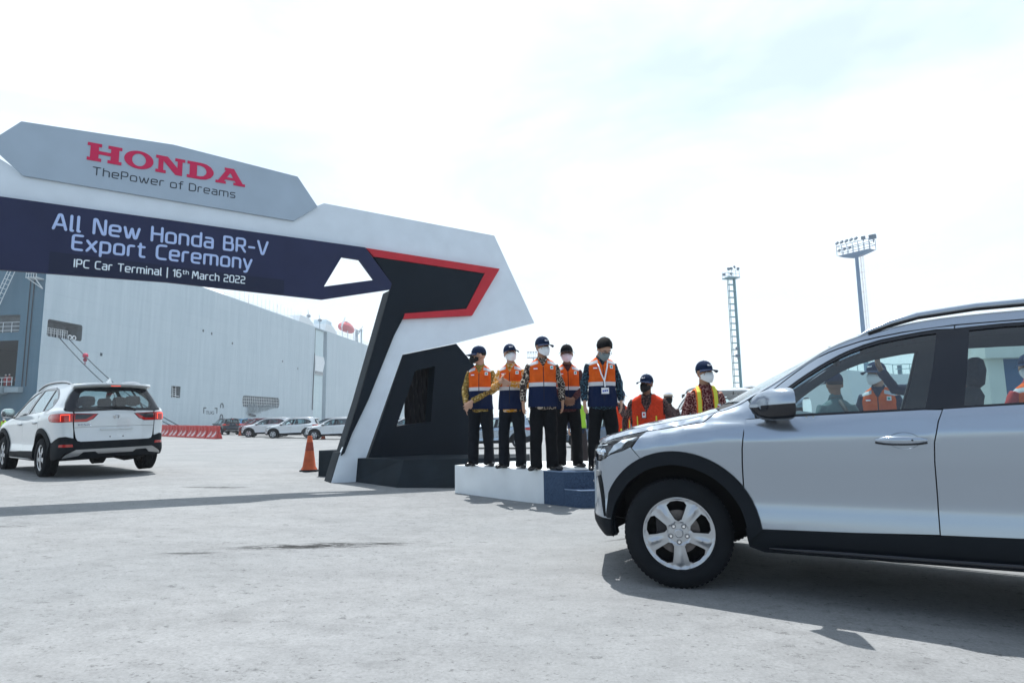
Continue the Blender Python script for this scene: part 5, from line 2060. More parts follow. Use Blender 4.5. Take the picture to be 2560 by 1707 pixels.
# ------------------------------------------------------------------ things beyond the silver car
vs_ = empty('moored_vessel', (50, 84, -1), R(18), label='white vessel with a railed deck seen through the silver car\'s front window', cat='ship')
q = MB()
prof = [(-7, 0), (34, 0), (34, 8.9), (0, 7.3), (-8.5, 7.8)]
q.add([(a, -3, b_) for a, b_ in prof] + [(a, 6, b_) for a, b_ in prof], [tuple(range(5)), tuple(range(9, 4, -1))] + [(i, (i + 1) % 5, 5 + (i + 1) % 5, 5 + i) for i in range(5)])
q.build('hull', mat('vessel_white', (.66, .70, .72), .5), vs_)
q = MB()
for x_ in np.arange(-8, 34, 1.5):
    zb = 7.3 + max(0, x_) * .047
    q.bar((x_, -2.9, zb), (x_, -2.9, zb + 1.3), .05)
q.bar((-8, -2.9, 8.8), (0, -2.9, 8.6), .05)
q.bar((0, -2.9, 8.6), (33, -2.9, 10.1), .05)
q.bar((0, -2.9, 8.0), (33, -2.9, 9.5), .05)
q.build('railing', mst, vs_)
for x_ in (3, 6.2, 7.8, 12):
    q = MB()
    q.tube([(x_, -1, 7.3), (x_, -1, 8.7)], .28, 8)
    q.build('bollard', mat('bollard_dark', (.06, .09, .12), .7), vs_)

kiosk = empty('guard_kiosk', (12.3, 14.6, zg(12.3, 14.6)), R(-6), label='white kiosk with a deep fascia and blue doorway seen through the rear window', cat='kiosk')
q = MB()
q.box((0, 0, 2.62), (3.0, 1.9, .62))
q.box((0, 0, 2.95), (2.8, 1.7, .05))
q.build('fascia', mat('kiosk_white', (.66, .70, .66), .6, noise=(2, .1)), kiosk, 40)
for x_ in (-1.15, 1.15):
    q = MB()
    q.box((x_, 0, 1.16), (.34, 1.4, 2.3))
    q.build('pillar', mat('kiosk_white', (.66, .7, .66)), kiosk)
q = MB()
q.box((0, .1, 1.16), (1.95, 1.2, 2.3))
q.build('doorway', mat('kiosk_blue', (.05, .12, .24), .6), kiosk)

random.seed(11)
q = MB()
for i in range(1500):
    x_ = random.uniform(-60, 420)
    h_ = 2.0 + 3.5 * abs(math.sin(x_ * .05)) + 2 * abs(math.sin(x_ * .017 + 1))
    z_ = random.uniform(0, h_)
    r_ = random.uniform(.5, 1.3)
    a = [Vector((random.gauss(0, 1), random.gauss(0, 1), random.gauss(0, 1))).normalized() * r_ for _ in range(4)]
    c = Vector((x_ + 150, 330 + random.uniform(-8, 8), z_ - .5))
    q.add([c + v for v in a], [(0, 1, 2), (0, 2, 3), (0, 3, 1), (1, 3, 2)])
trs = q.build('distant_trees', mat('far_foliage', (.07, .13, .10), .9), None)
tag(trs, 'low green line of far trees on the horizon behind the silver car', 'trees', kind='stuff')
q = MB()
rm_ = empty('signal_mast', (99, 205, -.5), label='thin far mast with cross arms seen above the silver car\'s dashboard', cat='mast')
q.tube([(0, 0, 0), (0, 0, 9.5)], [.35, .12], 6)
for z_ in (5.0, 6.2, 7.5):
    q.bar((-1.6, 0, z_), (1.6, 0, z_), .07)
q.bar((-1.6, 0, 5), (0, 0, 8.6), .05)
q.bar((1.6, 0, 5), (0, 0, 8.6), .05)
q.build('mast', mat('mast_grey', (.3, .36, .4)), rm_)
# ------------------------------------------------------------------ people
from mathutils import noise as mnoise

mskin = {
    'tan': mat('skin_tan', (.40, .22, .14), .5, noise=(14, .15)),
    'brown': mat('skin_brown', (.26, .135, .085), .5, noise=(14, .15)),
    'light': mat('skin_light', (.50, .30, .21), .5, noise=(14, .12)),
}
mhair = mat('hair_black', (.006, .006, .007), .65, spec=.12, bump=(180, .8))
mcap = mat('cap_navy', (.008, .020, .055), .85, spec=.1, noise=(30, .2))
mcapk = mat('cap_black', (.006, .007, .010), .85, spec=.1)
mmaskw = mat('mask_white', (.78, .80, .82), .75)
mmaskp = mat('mask_pink', (.78, .68, .74), .75)
mmaskk = mat('mask_black', (.012, .013, .015), .8)
mmaskg = mat('mask_grey', (.20, .25, .26), .8)
mmasks = mat('mask_green', (.10, .42, .32), .8)
mtrou = mat('trousers_navy', (.007, .010, .015), .9, spec=.15, noise=(12, .35), bump=(30, .4))
mtroub = mat('trousers_black', (.005, .006, .008), .9, spec=.15, noise=(12, .35), bump=(30, .4))
mtrouk = mat('trousers_brown', (.05, .04, .04), .85)
mshoe = mat('shoe_black', (.008, .008, .009), .25, coat=.3)
mglass = mat('glasses_frame', (.01, .01, .01), .3)
mwhite = mat('print_white', (.8, .8, .82), .6)
mredp = mat('print_red', (.55, .02, .03), .6)
mteal = mat('print_teal', (.03, .38, .36), .6)
mblue = mat('print_blue', (.03, .08, .40), .6)


def batik(name, ground, c1, c2, scale, rings=True, thr=.5):
    m = mat(name, ground, .85, spec=.2)
    b = m.node_tree.nodes['Principled BSDF']
    t_ = N(m, "ShaderNodeTexCoord")
    v = N(m, "ShaderNodeTexVoronoi")
    v.inputs['Scale'].default_value = scale
    v.feature = 'F1' if rings else 'DISTANCE_TO_EDGE'
    L(m, t_.outputs['Object'], v.inputs['Vector'])
    r = N(m, "ShaderNodeValToRGB")
    r.color_ramp.interpolation = 'CONSTANT'
    e = r.color_ramp.elements
    if rings:
        e[0].position, e[0].color = 0, (*c2, 1)
        e[1].position, e[1].color = .06, (*ground, 1)
        a = e.new(.34)
        a.color = (*c1, 1)
        a = e.new(.43)
        a.color = (*ground, 1)
        a = e.new(.70)
        a.color = (*c1, 1)
    else:
        e[0].position, e[0].color = 0, (*c1, 1)
        e[1].position, e[1].color = .08, (*ground, 1)
        a = e.new(.26)
        a.color = (*c2, 1)
        a = e.new(.34)
        a.color = (*ground, 1)
    L(m, v.outputs['Distance'], r.inputs[0])
    n = N(m, "ShaderNodeTexNoise")
    n.inputs['Scale'].default_value = scale * 2.2
    n.inputs['Detail'].default_value = 5
    L(m, t_.outputs['Object'], n.inputs['Vector'])
    r2 = N(m, "ShaderNodeValToRGB")
    r2.color_ramp.elements[0].position = .44
    r2.color_ramp.elements[0].color = (0, 0, 0, 1)
    r2.color_ramp.elements[1].position = .52
    r2.color_ramp.elements[1].color = (1, 1, 1, 1)
    L(m, n.outputs[0], r2.inputs[0])
    mx = N(m, "ShaderNodeMix")
    mx.data_type = 'RGBA'
    L(m, r2.outputs[0], mx.inputs[0])
    mx.inputs[6].default_value = (*ground, 1)
    L(m, r.outputs[0], mx.inputs[7])
    if rings:
        L(m, r.outputs[0], b.inputs['Base Color'])
    else:
        L(m, mx.outputs[2], b.inputs['Base Color'])
    return m


bk = {
    'gold': batik('batik_gold', (.30, .20, .045), (.07, .045, .02), (.55, .48, .30), 20, False),
    'amber': batik('batik_amber', (.55, .24, .015), (.62, .52, .40), (.25, .09, .02), 17, False),
    'leaf': batik('batik_leaf', (.030, .020, .018), (.55, .47, .38), (.5, .42, .32), 17, True),
    'maroon': batik('batik_maroon', (.045, .010, .014), (.10, .05, .05), (.20, .05, .05), 28, False),
    'teal': batik('batik_teal', (.006, .010, .018), (.06, .14, .20), (.015, .04, .06), 26, False),
    'dusk': batik('batik_dusk', (.020, .014, .016), (.18, .10, .09), (.30, .22, .20), 22, False),
    'wine': batik('batik_wine', (.085, .012, .014), (.45, .25, .22), (.05, .01, .01), 30, False),
    'navy': mat('shirt_navy', (.012, .02, .05), .8),
    'green': mat('shirt_green', (.08, .14, .15), .8),
    'red': mat('shirt_red', (.40, .03, .03), .8),
    'lime': mat('shirt_lime', (.38, .65, .05), .7),
    'greyblue': mat('shirt_greyblue', (.06, .10, .14), .8),
}


def vest_material():
    m = mat('vest_orange', (.70, .105, .012), .85, spec=.08)
    b = m.node_tree.nodes['Principled BSDF']
    t_ = N(m, "ShaderNodeTexCoord")
    sx = N(m, "ShaderNodeSeparateXYZ")
    L(m, t_.outputs['Object'], sx.inputs[0])

    def math_(op, a, b_=None):
        n = N(m, "ShaderNodeMath")
        n.operation = op
        for i, q in enumerate((a, b_)):
            if q is None:
                continue
            if isinstance(q, (int, float)):
                n.inputs[i].default_value = q
            else:
                L(m, q, n.inputs[i])
        return n.outputs[0]

    def mixc(f, a, b_):
        x = N(m, "ShaderNodeMix")
        x.data_type = 'RGBA'
        L(m, f, x.inputs[0])
        for i, q in ((6, a), (7, b_)):
            if isinstance(q, tuple):
                x.inputs[i].default_value = (*q, 1)
            else:
                L(m, q, x.inputs[i])
        return x.outputs[2]

    z = sx.outputs[2]
    ax = math_('ABSOLUTE', sx.outputs[0])
    n = N(m, "ShaderNodeTexNoise")
    n.inputs['Scale'].default_value = 14
    L(m, t_.outputs['Object'], n.inputs['Vector'])
    col = mixc(n.outputs[0], (.52, .070, .008), (.82, .15, .02))
    # reflective shoulder bands: slanted
    zz = math_('ADD', z, math_('MULTIPLY', ax, .28))
    sb = math_('MULTIPLY', math_('GREATER_THAN', zz, 1.408), math_('LESS_THAN', zz, 1.452))
    sb = math_('MULTIPLY', sb, math_('GREATER_THAN', ax, .062))
    col = mixc(sb, col, (.50, .52, .55))
    rf = math_('MULTIPLY', math_('GREATER_THAN', z, 1.088), math_('LESS_THAN', z, 1.140))
    col = mixc(rf, col, (.58, .58, .60))
    col = mixc(math_('LESS_THAN', z, 1.088), col, (.008, .016, .050))
    zp = math_('MULTIPLY', math_('LESS_THAN', ax, .0055), math_('LESS_THAN', sx.outputs[1], 0.0))
    zp = math_('MULTIPLY', zp, math_('GREATER_THAN', z, .9))
    col = mixc(zp, col, (.02, .02, .03))
    L(m, col, b.inputs['Base Color'])
    bp = N(m, "ShaderNodeBump")
    bp.inputs['Strength'].default_value = .5
    bp.inputs['Distance'].default_value = .012
    n2 = N(m, "ShaderNodeTexNoise")
    n2.inputs['Scale'].default_value = 16
    L(m, t_.outputs['Object'], n2.inputs['Vector'])
    L(m, n2.outputs[0], bp.inputs['Height'])
    L(m, bp.outputs[0], b.inputs['Normal'])
    return m


mvest = vest_material()
mvest2 = mat('vest_mesh', (.62, .055, .02), .85, spec=.08, noise=(60, .35), bump=(120, .5))
mstrap = mat('strap_yellow', (.62, .62, .06), .6)
mstrapo = mat('strap_orange', (.75, .16, .02), .6)
mrefl = mat('band_grey', (.5, .52, .55), .5)


def voxel(mb, size, name, m, parent, rough=0.0, freq=9.0, kill=None, smooth_it=1, seed=0):
    me = mb.mesh(name)
    o = bpy.data.objects.new('tmp', me)
    COL.objects.link(o)
    r = o.modifiers.new('r', 'REMESH')
    r.mode = 'VOXEL'
    r.voxel_size = size
    if smooth_it:
        s = o.modifiers.new('s', 'SMOOTH')
        s.iterations = smooth_it
        s.factor = .5
    dg = bpy.context.evaluated_depsgraph_get()
    me2 = bpy.data.meshes.new_from_object(o.evaluated_get(dg))
    bpy.data.objects.remove(o)
    bpy.data.meshes.remove(me)
    me2.name = name
    if rough or kill:
        bm = bmesh.new()
        bm.from_mesh(me2)
        if rough:
            off = Vector((seed * 3.1, seed * 1.7, 0))
            for v in bm.verts:
                p = v.co * freq + off
                p.z *= .6
                v.co += v.normal * rough * (mnoise.noise(p) + .5 * mnoise.noise(p * 2.3))
        if kill:
            bad = [f for f in bm.faces if kill(f.calc_center_median(), f.normal)]
            bmesh.ops.delete(bm, geom=bad, context='FACES')
        bm.to_mesh(me2)
        bm.free()
    me2.materials.clear()
    me2.materials.append(m)
    for p in me2.polygons:
        p.use_smooth = True
    o = bpy.data.objects.new(name, me2)
    COL.objects.link(o)
    o.parent = parent
    return o


def hand(mb, w, d, n, side, curl=.25, spread=1.0):
    """w wrist point, d finger direction, n palm normal (palm faces n), side +1/-1 thumb side sign"""
    d = Vector(d).normalized()
    n = Vector(n)
    n = (n - d * n.dot(d)).normalized()
    t = d.cross(n) * side       # towards the thumb
    w = Vector(w)
    mb.tube([w, w + d * .03, w + d * .06, w + d * .095], [(.027, .019), (.036, .017), (.042, .016), (.040, .013)], 12, flat=t)
    ln = [.074, .084, .078, .062]
    for i in range(4):
        k = (1.5 - i)
        b = w + d * (.088 if i in (1, 2) else .082) + t * (.0225 * k)
        dirs = (d + t * .10 * k * spread)
        dirs.normalize()
        c = curl * (1 + .15 * i)
        p0 = b
        p1 = p0 + (dirs * math.cos(c * .6) + n * math.sin(c * .6)) * ln[i] * .45
        p2 = p1 + (dirs * math.cos(c * 1.5) + n * math.sin(c * 1.5)) * ln[i] * .30
        p3 = p2 + (dirs * math.cos(c * 2.4) + n * math.sin(c * 2.4)) * ln[i] * .25
        mb.tube([p0, p1, p2, p3], [.0095, .0090, .0082, .0062], 8)
    b = w + d * .022 + t * .028
    a = (d * .75 + t * .75 + n * .25).normalized()
    p1 = b + a * .036
    p2 = p1 + (d * .9 + t * .25 + n * .2).normalized() * .030
    mb.tube([b - a * .012, p1, p2, p2 + (d + n * .2).normalized() * .018], [.015, .0125, .011, .008], 8)


def person(label, loc, face=0.0, H=1.72, skin='tan', shirt='gold', vest='orange', trousers=mtrou, group=None,
           arms=None, hands=None, yaw=0.0, pitch=0.0, roll=0.0, cap='navy', mask='white', glasses=False, width=1.0, belly=0.0,
           stance=.13, lean=0.0, toes=.35, lanyard=False, badge=False, vox=.009, legs=True, z=None, peaked=False, untuck=True, pattern_cap=True, seed=1, turn_feet=None):
    """face = heading angle, 0 looks along -Y. Arms: (elbow, wrist) for the -X and the +X arm"""
    x, y = loc
    root = empty('person', (x, y, zg(x, y) if z is None else z), face, label, 'person', group)
    k = H / 1.72
    root.scale = (k, k, k)
    A = arms or [((-.245, .03, 1.13), (-.250, -.04, .885)), ((.245, .03, 1.13), (.250, -.04, .885))]
    A = [tuple((p[0] * .96, p[1], p[2]) for p in a) for a in A]
    HD = hands or [((0, -.15, -1), (1, .2, 0), .35), ((0, -.15, -1), (-1, .2, 0), .35)]
    W = width * .96
    HS = 1.10
    ML = Matrix.Rotation(lean, 4, 'X')

    def bend(p):
        p = Vector(p)
        if lean and p.z > .95:
            q = p - Vector((0, 0, .95))
            return Vector((0, 0, .95)) + ML @ q
        return p

    neck = bend((0, .0, 1.47))
    HM = Matrix.Translation(neck) @ Matrix.Rotation(lean * .6, 4, 'X') @ Matrix.Rotation(yaw, 4, 'Z') @ Matrix.Rotation(pitch, 4, 'X') @ Matrix.Rotation(roll, 4, 'Y')
    # body: one continuous skin
    b = MB()
    hc = HM @ Vector((0, -.018, .143))
    M3 = HM.to_3x3() * HS
    b.ball(hc + M3 @ Vector((0, .012, .020)), (.074, .092, .090), 20, 14, M=M3)
    b.ball(hc + M3 @ Vector((0, -.022, -.035)), (.058, .064, .072), 18, 12, M=M3)
    b.ball(hc + M3 @ Vector((0, -.055, -.080)), (.030, .024, .022), 12, 8, M=M3)
    b.tube([hc + M3 @ Vector((0, -.082, .018)), hc + M3 @ Vector((0, -.100, -.012)), hc + M3 @ Vector((0, -.107, -.028)), hc + M3 @ Vector((0, -.088, -.036))], [.008, .011, .015, .010], 8)
    for s in (-1, 1):
        b.ball(hc + M3 @ Vector((s * .076, .012, -.004)), (.010, .020, .033), 10, 8, M=M3)
        b.ball(hc + M3 @ Vector((s * .045, -.062, -.020)), (.018, .016, .016), 10, 6, M=M3)
        b.tube([hc + M3 @ Vector((s * .012, -.086, .026)), hc + M3 @ Vector((s * .050, -.074, .028))], .009, 6)
    b.tube([bend((0, .012, 1.40)), bend((0, .006, 1.46)), neck + M3 @ Vector((0, .01, .035)), hc + M3 @ Vector((0, .02, -.045))], [.062, .056, .053, .055], 14)
    b.tube([bend((0, 0, .88)), bend((0, 0, 1.0)), bend((0, 0, 1.15)), bend((0, 0, 1.3)), bend((0, .005, 1.39)), bend((0, .01, 1.43))],
           [(.150 * W, .10), (.140 * W, .095), (.138 * W, .095), (.155 * W, .10), (.13 * W, .08), (.06, .055)], 16, flat=(1, 0, 0))
    for i, s in enumerate((-1, 1)):
        e, w = A[i]
        sh = bend((s * .165 * W, .0, 1.375))
        e, w = bend(e), bend(w)
        b.tube([sh, sh.lerp(e, .5), e, e.lerp(w, .4), w], [.045, .042, .036, .034, .026], 10)
        if legs:
            kx = s * (stance * .9)
            b.tube([(s * .085, 0, .88), (kx, -.01, .50), (kx, .02, .10)], [.07, .052, .036], 10)
        dh, nh, cu = HD[i]
        hand(b, w, dh, nh, s if nh[0] * s < 0 or True else -s, cu)
    if legs:
        for s in (-1, 1):
            b.tube([(s * stance * 1.0, .03, .075), (s * stance * 1.0, .0, .045)], [.034, .026], 8)
    body = voxel(b, vox, 'body', mskin[skin], root, smooth_it=1)
    # eyes
    if vox < .012:
        for s in (-1, 1):
            q = MB()
            q.ball(hc + M3 @ Vector((s * .030, -.083, .008)), (.012, .007, .0055), 10, 6, M=M3)
            q.ball(hc + M3 @ Vector((s * .030, -.0875, .008)), (.0055, .004, .005), 8, 6, mi=1, M=M3)
            q.build('eye', [mwhite, mhair], root, 60)
            q = MB()
            q.tube([hc + M3 @ Vector((s * .012, -.092, .030)), hc + M3 @ Vector((s * .034, -.088, .035)), hc + M3 @ Vector((s * .052, -.074, .028))], [.003, .004, .002], 6)
            q.build('eyebrow', mhair, root)
    # shirt: torso and sleeves
    c = MB()
    hem = .782 if untuck else .93
    by = belly
    rg = [(hem, .178, .130 + by), (.95, .172, .128 + by), (1.08, .163, .122 + by), (1.2, .168, .122 + by * .7), (1.31, .180, .120), (1.38, .165, .100), (1.42, .115, .080), (1.445, .075, .066), (1.475, .064, .060)]
    c.tube([bend((0, -.006 if z_ < 1.3 else .004, z_)) for z_, a, b_ in rg], [(a * W, b_) for z_, a, b_ in rg], 22, flat=(1, 0, 0))
    for i, s in enumerate((-1, 1)):
        e, w = A[i]
        sh = bend((s * .150 * W, .0, 1.372))
        e, w = bend(e), bend(w)
        ws = w.lerp(e, .04)
        c.tube([sh, sh.lerp(e, .25), sh.lerp(e, .6), e, e.lerp(ws, .3), e.lerp(ws, .7), ws], [.060, .062, .056, .051, .049, .044, .040], 14)
    voxel(c, .012, 'shirt', bk[shirt], root, rough=.010, freq=13, smooth_it=2, seed=seed)
    # collar
    q = MB()
    for s in (-1, 1):
        pts = [(s * .012, -.078, 1.425), (s * .055, -.062, 1.440), (s * .072, -.01, 1.462), (s * .05, .05, 1.48), (0, .065, 1.485)]
        up = [(p[0] * .86, p[1] * .86 + (-.004), p[2] + .034) for p in pts]
        up[0] = (s * .004, -.066, 1.455)
        dn = [(p[0] * 1.12, p[1] * 1.12, p[2] - .012) for p in pts]
        dn[0] = (s * .040, -.100, 1.388)
        v_ = [bend(p) for p in up] + [bend(p) for p in dn]
        q.add(v_, [(i, i + 1, 5 + i + 1, 5 + i) for i in range(4)])
    q.build('collar', bk[shirt], root, 60)
    # trousers
    if legs:
        c = MB()
        c.tube([(0, .0, .96), (0, 0, .90), (0, .005, .82)], [(.150 * W, .11 + by * .6), (.165 * W, .125 + by * .5), (.150 * W, .115)], 18, flat=(1, 0, 0))
        for s in (-1, 1):
            c.tube([(s * .080, 0, .88), (s * .088, -.002, .74), (s * stance * .92, -.008, .50), (s * stance, .012, .28), (s * stance * 1.02, .02, .08), (s * stance * 1.02, .005, .022)],
                   [(.094, .112), (.095, .110), (.083, .090), (.078, .086), (.078, .088), (.080, .098)], 14, flat=(1, 0, 0))
        voxel(c, .014, 'trousers', trousers, root, rough=.011, freq=10, smooth_it=2, seed=seed + 5)
        for s in (-1, 1):
            q = MB()
            ta = (turn_feet if turn_feet is not None else 0) + s * toes
            fx, fy = math.sin(ta), -math.cos(ta)
            c0 = Vector((s * stance * 1.02, .025, 0))
            F = Vector((fx, fy, 0))
            pts = [c0 - F * .07 + Vector((0, 0, .045)), c0 - F * .03 + Vector((0, 0, .05)), c0 + F * .06 + Vector((0, 0, .044)), c0 + F * .14 + Vector((0, 0, .034)), c0 + F * .195 + Vector((0, 0, .026)), c0 + F * .215 + Vector((0, 0, .020))]
            rr = [(.022, .03), (.036, .049), (.040, .043), (.046, .033), (.036, .025), (.012, .012)]
            q.tube(pts, rr, 14, flat=(fy, -fx, 0))
            q.build('shoe', mshoe, root, 70)
    # vest
    if vest in ('orange', 'mesh', 'straps', 'lime'):
        c = MB()
        vh = .81 if vest == 'orange' else (.90 if vest == 'lime' else .93)
        rg = [(vh, .200, .150 + by), (.95, .190, .146 + by), (1.08, .180, .140 + by), (1.2, .184, .139 + by * .7), (1.31, .196, .136), (1.38, .185, .116), (1.425, .140, .094), (1.452, .098, .078), (1.475, .078, .070)]
        c.tube([bend((0, -.006 if z_ < 1.3 else .004, z_)) for z_, a, b_ in rg], [(a * W, b_) for z_, a, b_ in rg], 24, flat=(1, 0, 0))
        iM = ML.inverted()

        def kill(p, nn, vest=vest):
            if lean:
                p = Vector((0, 0, .95)) + iM @ (p - Vector((0, 0, .95)))
            if p.z < vh + .012 or p.z > 1.468:
                return True
            ax = abs(p.x)
            if ax > .172 * W and 1.17 < p.z < 1.40:
                return True
            vb = 1.335 if vest == 'orange' else (1.22 if vest == 'mesh' else 1.3)
            if p.y < -.02 and p.z > vb and ax < .052 * (p.z - vb) / .10 and ax < .075:
                return True
            if vest == 'straps':
                if p.z < 1.41 and not (.065 < ax < .125) and p.z > 1.0 and p.y < .0:
                    return True
                if p.z < .97:
                    return True
            return False
        vm = {'orange': mvest, 'mesh': mvest2, 'straps': mstrapo, 'lime': bk['lime']}[vest]
        voxel(c, .011, 'vest', vm, root, rough=.007, freq=10, kill=kill, smooth_it=2, seed=seed + 9)

        def front(px, pz, extra=.004):
            """point on the front of the vest"""
            zs = [a[0] for a in rg]
            a_ = np.interp(pz, zs, [a[1] for a in rg]) * W
            b_ = np.interp(pz, zs, [a[2] for a in rg])
            yy = -b_ * math.sqrt(max(.05, 1 - (px / a_) ** 2)) - .006 - extra
            return bend((px, yy, pz))

        def patch(nm, px, pz, w_, h_, m, ex=.006, nz_=3):
            q = MB()
            vs = []
            for j in range(2):
                for i in range(nz_):
                    vs.append(front(px - w_ / 2 + w_ * i / (nz_ - 1), pz - h_ / 2 + h_ * j, ex))
            n0 = len(vs)
            vs += [front(px - w_ / 2 + w_ * i / (nz_ - 1), pz - h_ / 2 + h_ * j, ex - .006) for j in range(2) for i in range(nz_)]
            fs = [(i, i + 1, nz_ + i + 1, nz_ + i) for i in range(nz_ - 1)]
            fs += [tuple(a + n0 for a in f[::-1]) for f in fs]
            ring_ = list(range(nz_)) + list(range(2 * nz_ - 1, nz_ - 1, -1))
            fs += [(ring_[i], ring_[(i + 1) % len(ring_)], n0 + ring_[(i + 1) % len(ring_)], n0 + ring_[i]) for i in range(len(ring_))]
            q.add(vs, fs)
            return q.build(nm, m, root)
        if vest == 'orange':
            for s in (-1, 1):
                patch('pocket', s * .098 * W, 1.205, .095, .095, mvest, .008)
                patch('pocket_flap', s * .098 * W, 1.265, .100, .022, mvest, .014)
            patch('emblem_patch', .112 * W, 1.335, .042, .048, mwhite, .008)
            q = MB()
            cc = front(.112 * W, 1.335, .016)
            q.ball(cc, (.013, .002, .014), 12, 6)
            q.build('emblem_disc', mteal, root)
            patch('flag_patch', -.100 * W, 1.335, .050, .015, mredp, .008)
            patch('flag_patch', -.100 * W, 1.320, .050, .015, mwhite, .008)
        if vest == 'mesh':
            patch('safety_band', -.02, .985, .05, .06, mstrap, .008)
            patch('safety_band', -.135, 1.05, .018, .25, mstrap, .008)
            patch('safety_band', .135, 1.05, .018, .25, mstrap, .008)
        if vest == 'straps':
            for s in (-1, 1):
                q = MB()
                pp = [front(s * .095, z_, .012) for z_ in (1.0, 1.1, 1.2, 1.28, 1.34, 1.385)] + [bend((s * .092, -.05, 1.445)), bend((s * .088, .0, 1.462))]
                q.tube(pp, [(.022, .003)] * len(pp), 6, flat=(1, 0, 0))
                q.build('safety_band', mstrap, root)
        if badge:
            q = MB()
            cc = front(-.03 if vest == 'mesh' else .115, 1.20, .02)
            q.box(tuple(cc), (.066, .006, .095))
            q.build('badge_holder', mglass, root)
            q = MB()
            q.box((cc[0], cc[1] - .004, cc[2]), (.052, .004, .080))
            q.build('badge_card', mwhite, root)
            q = MB()
            q.box((cc[0], cc[1] - .007, cc[2] + .005), (.024, .003, .030))
            q.build('badge_photo', mredp, root)
        if lanyard:
            q = MB()
            card = front(.01, 1.02, .03)
            for s in (-1, 1):
                pp = [bend((s * .065, .02, 1.475)), bend((s * .075, -.06, 1.43)), front(s * .055, 1.34, .012), front(s * .030, 1.24, .012), front(.008, 1.15, .014), Vector((card[0], card[1], card[2] + .05))]
                q.tube(pp, [(.009, .002)] * len(pp), 6, flat=(1, 0, 0))
            q.build('lanyard', mwhite, root)
            q = MB()
            q.box(tuple(card), (.098, .004, .078))
            q.build('badge_card', mwhite, root)
            for i_, (dx, wd) in enumerate(((-.025, .018), (0, .02), (.025, .018))):
                q = MB()
                q.box((card[0] + dx, card[1] - .003, card[2] - .003 + .003 * i_), (wd, .003, .022))
                q.build('badge_mark', mblue, root)
    # mask
    if mask:
        mm = {'white': mmaskw, 'pink': mmaskp, 'black': mmaskk, 'grey': mmaskg, 'green': mmasks}[mask]
        q = MB()
        n1, n2 = 13, 8
        vs = []
        for j in range(n2):
            v = j / (n2 - 1)
            for i in range(n1):
                a = -R(82) + R(164) * i / (n1 - 1)
                edge = abs(a) / R(82)
                zt = .004 - .030 * edge ** 2
                zb = -.112 + .045 * edge ** 1.5
                z_ = zt + (zb - zt) * v
                rx = .074 - .010 * v
                ry = .090 + .030 * math.sin(math.pi * min(1, v * 1.02)) ** .8 * (1 - edge ** 1.6) + .012 * (1 - v) * (1 - edge)
                vs.append(hc + M3 @ Vector((rx * math.sin(a), -ry * math.cos(a) - .004, z_)))
        q.add(vs, [(j * n1 + i, (j + 1) * n1 + i, (j + 1) * n1 + i + 1, j * n1 + i + 1) for j in range(n2 - 1) for i in range(n1 - 1)])
        q.build('face_mask', mm, root, 70, fixn=False)
        q = MB()
        for s in (-1, 1):
            q.bar(hc + M3 @ Vector((s * .073, -.018, -.030)), hc + M3 @ Vector((s * .080, .022, .015)), .0018)
            q.bar(hc + M3 @ Vector((s * .067, -.018, -.068)), hc + M3 @ Vector((s * .082, .022, -.030)), .0018)
        q.build('ear_loop', mm, root)
    if glasses:
        q = MB()
        for s in (-1, 1):
            q.tube([hc + M3 @ Vector((s * .034 + .024 * math.cos(t), -.104 + .004 * abs(math.cos(t)), .006 + .016 * math.sin(t))) for t in np.linspace(0, 2 * math.pi, 13)], .0024, 5)
            q.bar(hc + M3 @ Vector((s * .058, -.098, .010)), hc + M3 @ Vector((s * .078, .01, .010)), .002)
        q.bar(hc + M3 @ Vector((-.010, -.104, .008)), hc + M3 @ Vector((.010, -.104, .008)), .002)
        q.build('glasses', mglass, root)
    # hair
    q = MB()
    n1, n2 = 24, 12
    vs = []
    full = cap is None
    for j in range(n2 + 1):
        th = math.pi * .5 * 1.28 * j / n2
        for i in range(n1):
            ph = 2 * math.pi * i / n1
            front_ = max(0, -math.sin(ph))
            lim = .97 * math.pi / 2 * (1.22 - .62 * front_ ** .7) if not full else math.pi / 2 * (1.25 - .60 * front_ ** 1.2)
            t_ = min(th, lim)
            g_ = (1.20 if full else 1.045) + (.11 * mnoise.noise(Vector((ph * 3.5, t_ * 5, 3.0))) if full else 0)
            tuck = 1.0 if t_ < lim - .02 else .93
            d = Vector((.076 * math.sin(t_) * math.cos(ph), .094 * math.sin(t_) * math.sin(ph), .092 * math.cos(t_) + (.012 if full else 0))) * g_ * tuck
            vs.append(hc + M3 @ (d + Vector((0, .013, .022))))
    q.add(vs, [(j * n1 + i, j * n1 + (i + 1) % n1, (j + 1) * n1 + (i + 1) % n1, (j + 1) * n1 + i) for j in range(n2) for i in range(n1)])
    q.build('hair', mhair, root, 80, fixn=False)
    if cap:
        cm = {'navy': mcap, 'black': mcapk, 'white': mwhite}[cap]
        q = MB()
        vs = []
        n1, n2 = 24, 9
        for j in range(n2 + 1):
            th = math.pi / 2 * 1.03 * j / n2
            for i in range(n1):
                ph = 2 * math.pi * i / n1
                d = Vector((.084 * math.sin(th) ** .85 * math.cos(ph), .104 * math.sin(th) ** .85 * math.sin(ph), .098 * math.cos(th)))
                vs.append(hc + M3 @ (d + Vector((0, .010, .038))))
        q.add(vs, [(j * n1 + i, j * n1 + (i + 1) % n1, (j + 1) * n1 + (i + 1) % n1, (j + 1) * n1 + i) for j in range(n2) for i in range(n1)])
        q.ball(hc + M3 @ Vector((0, .010, .137)), .006, 8, 5)
        cp = q.build('cap_crown' if not peaked else 'cap_crown', cm, root, 80, fixn=False)
        q = MB()
        vs = []
        n1, n2 = 11, 5
        ext = .078 if not peaked else .045
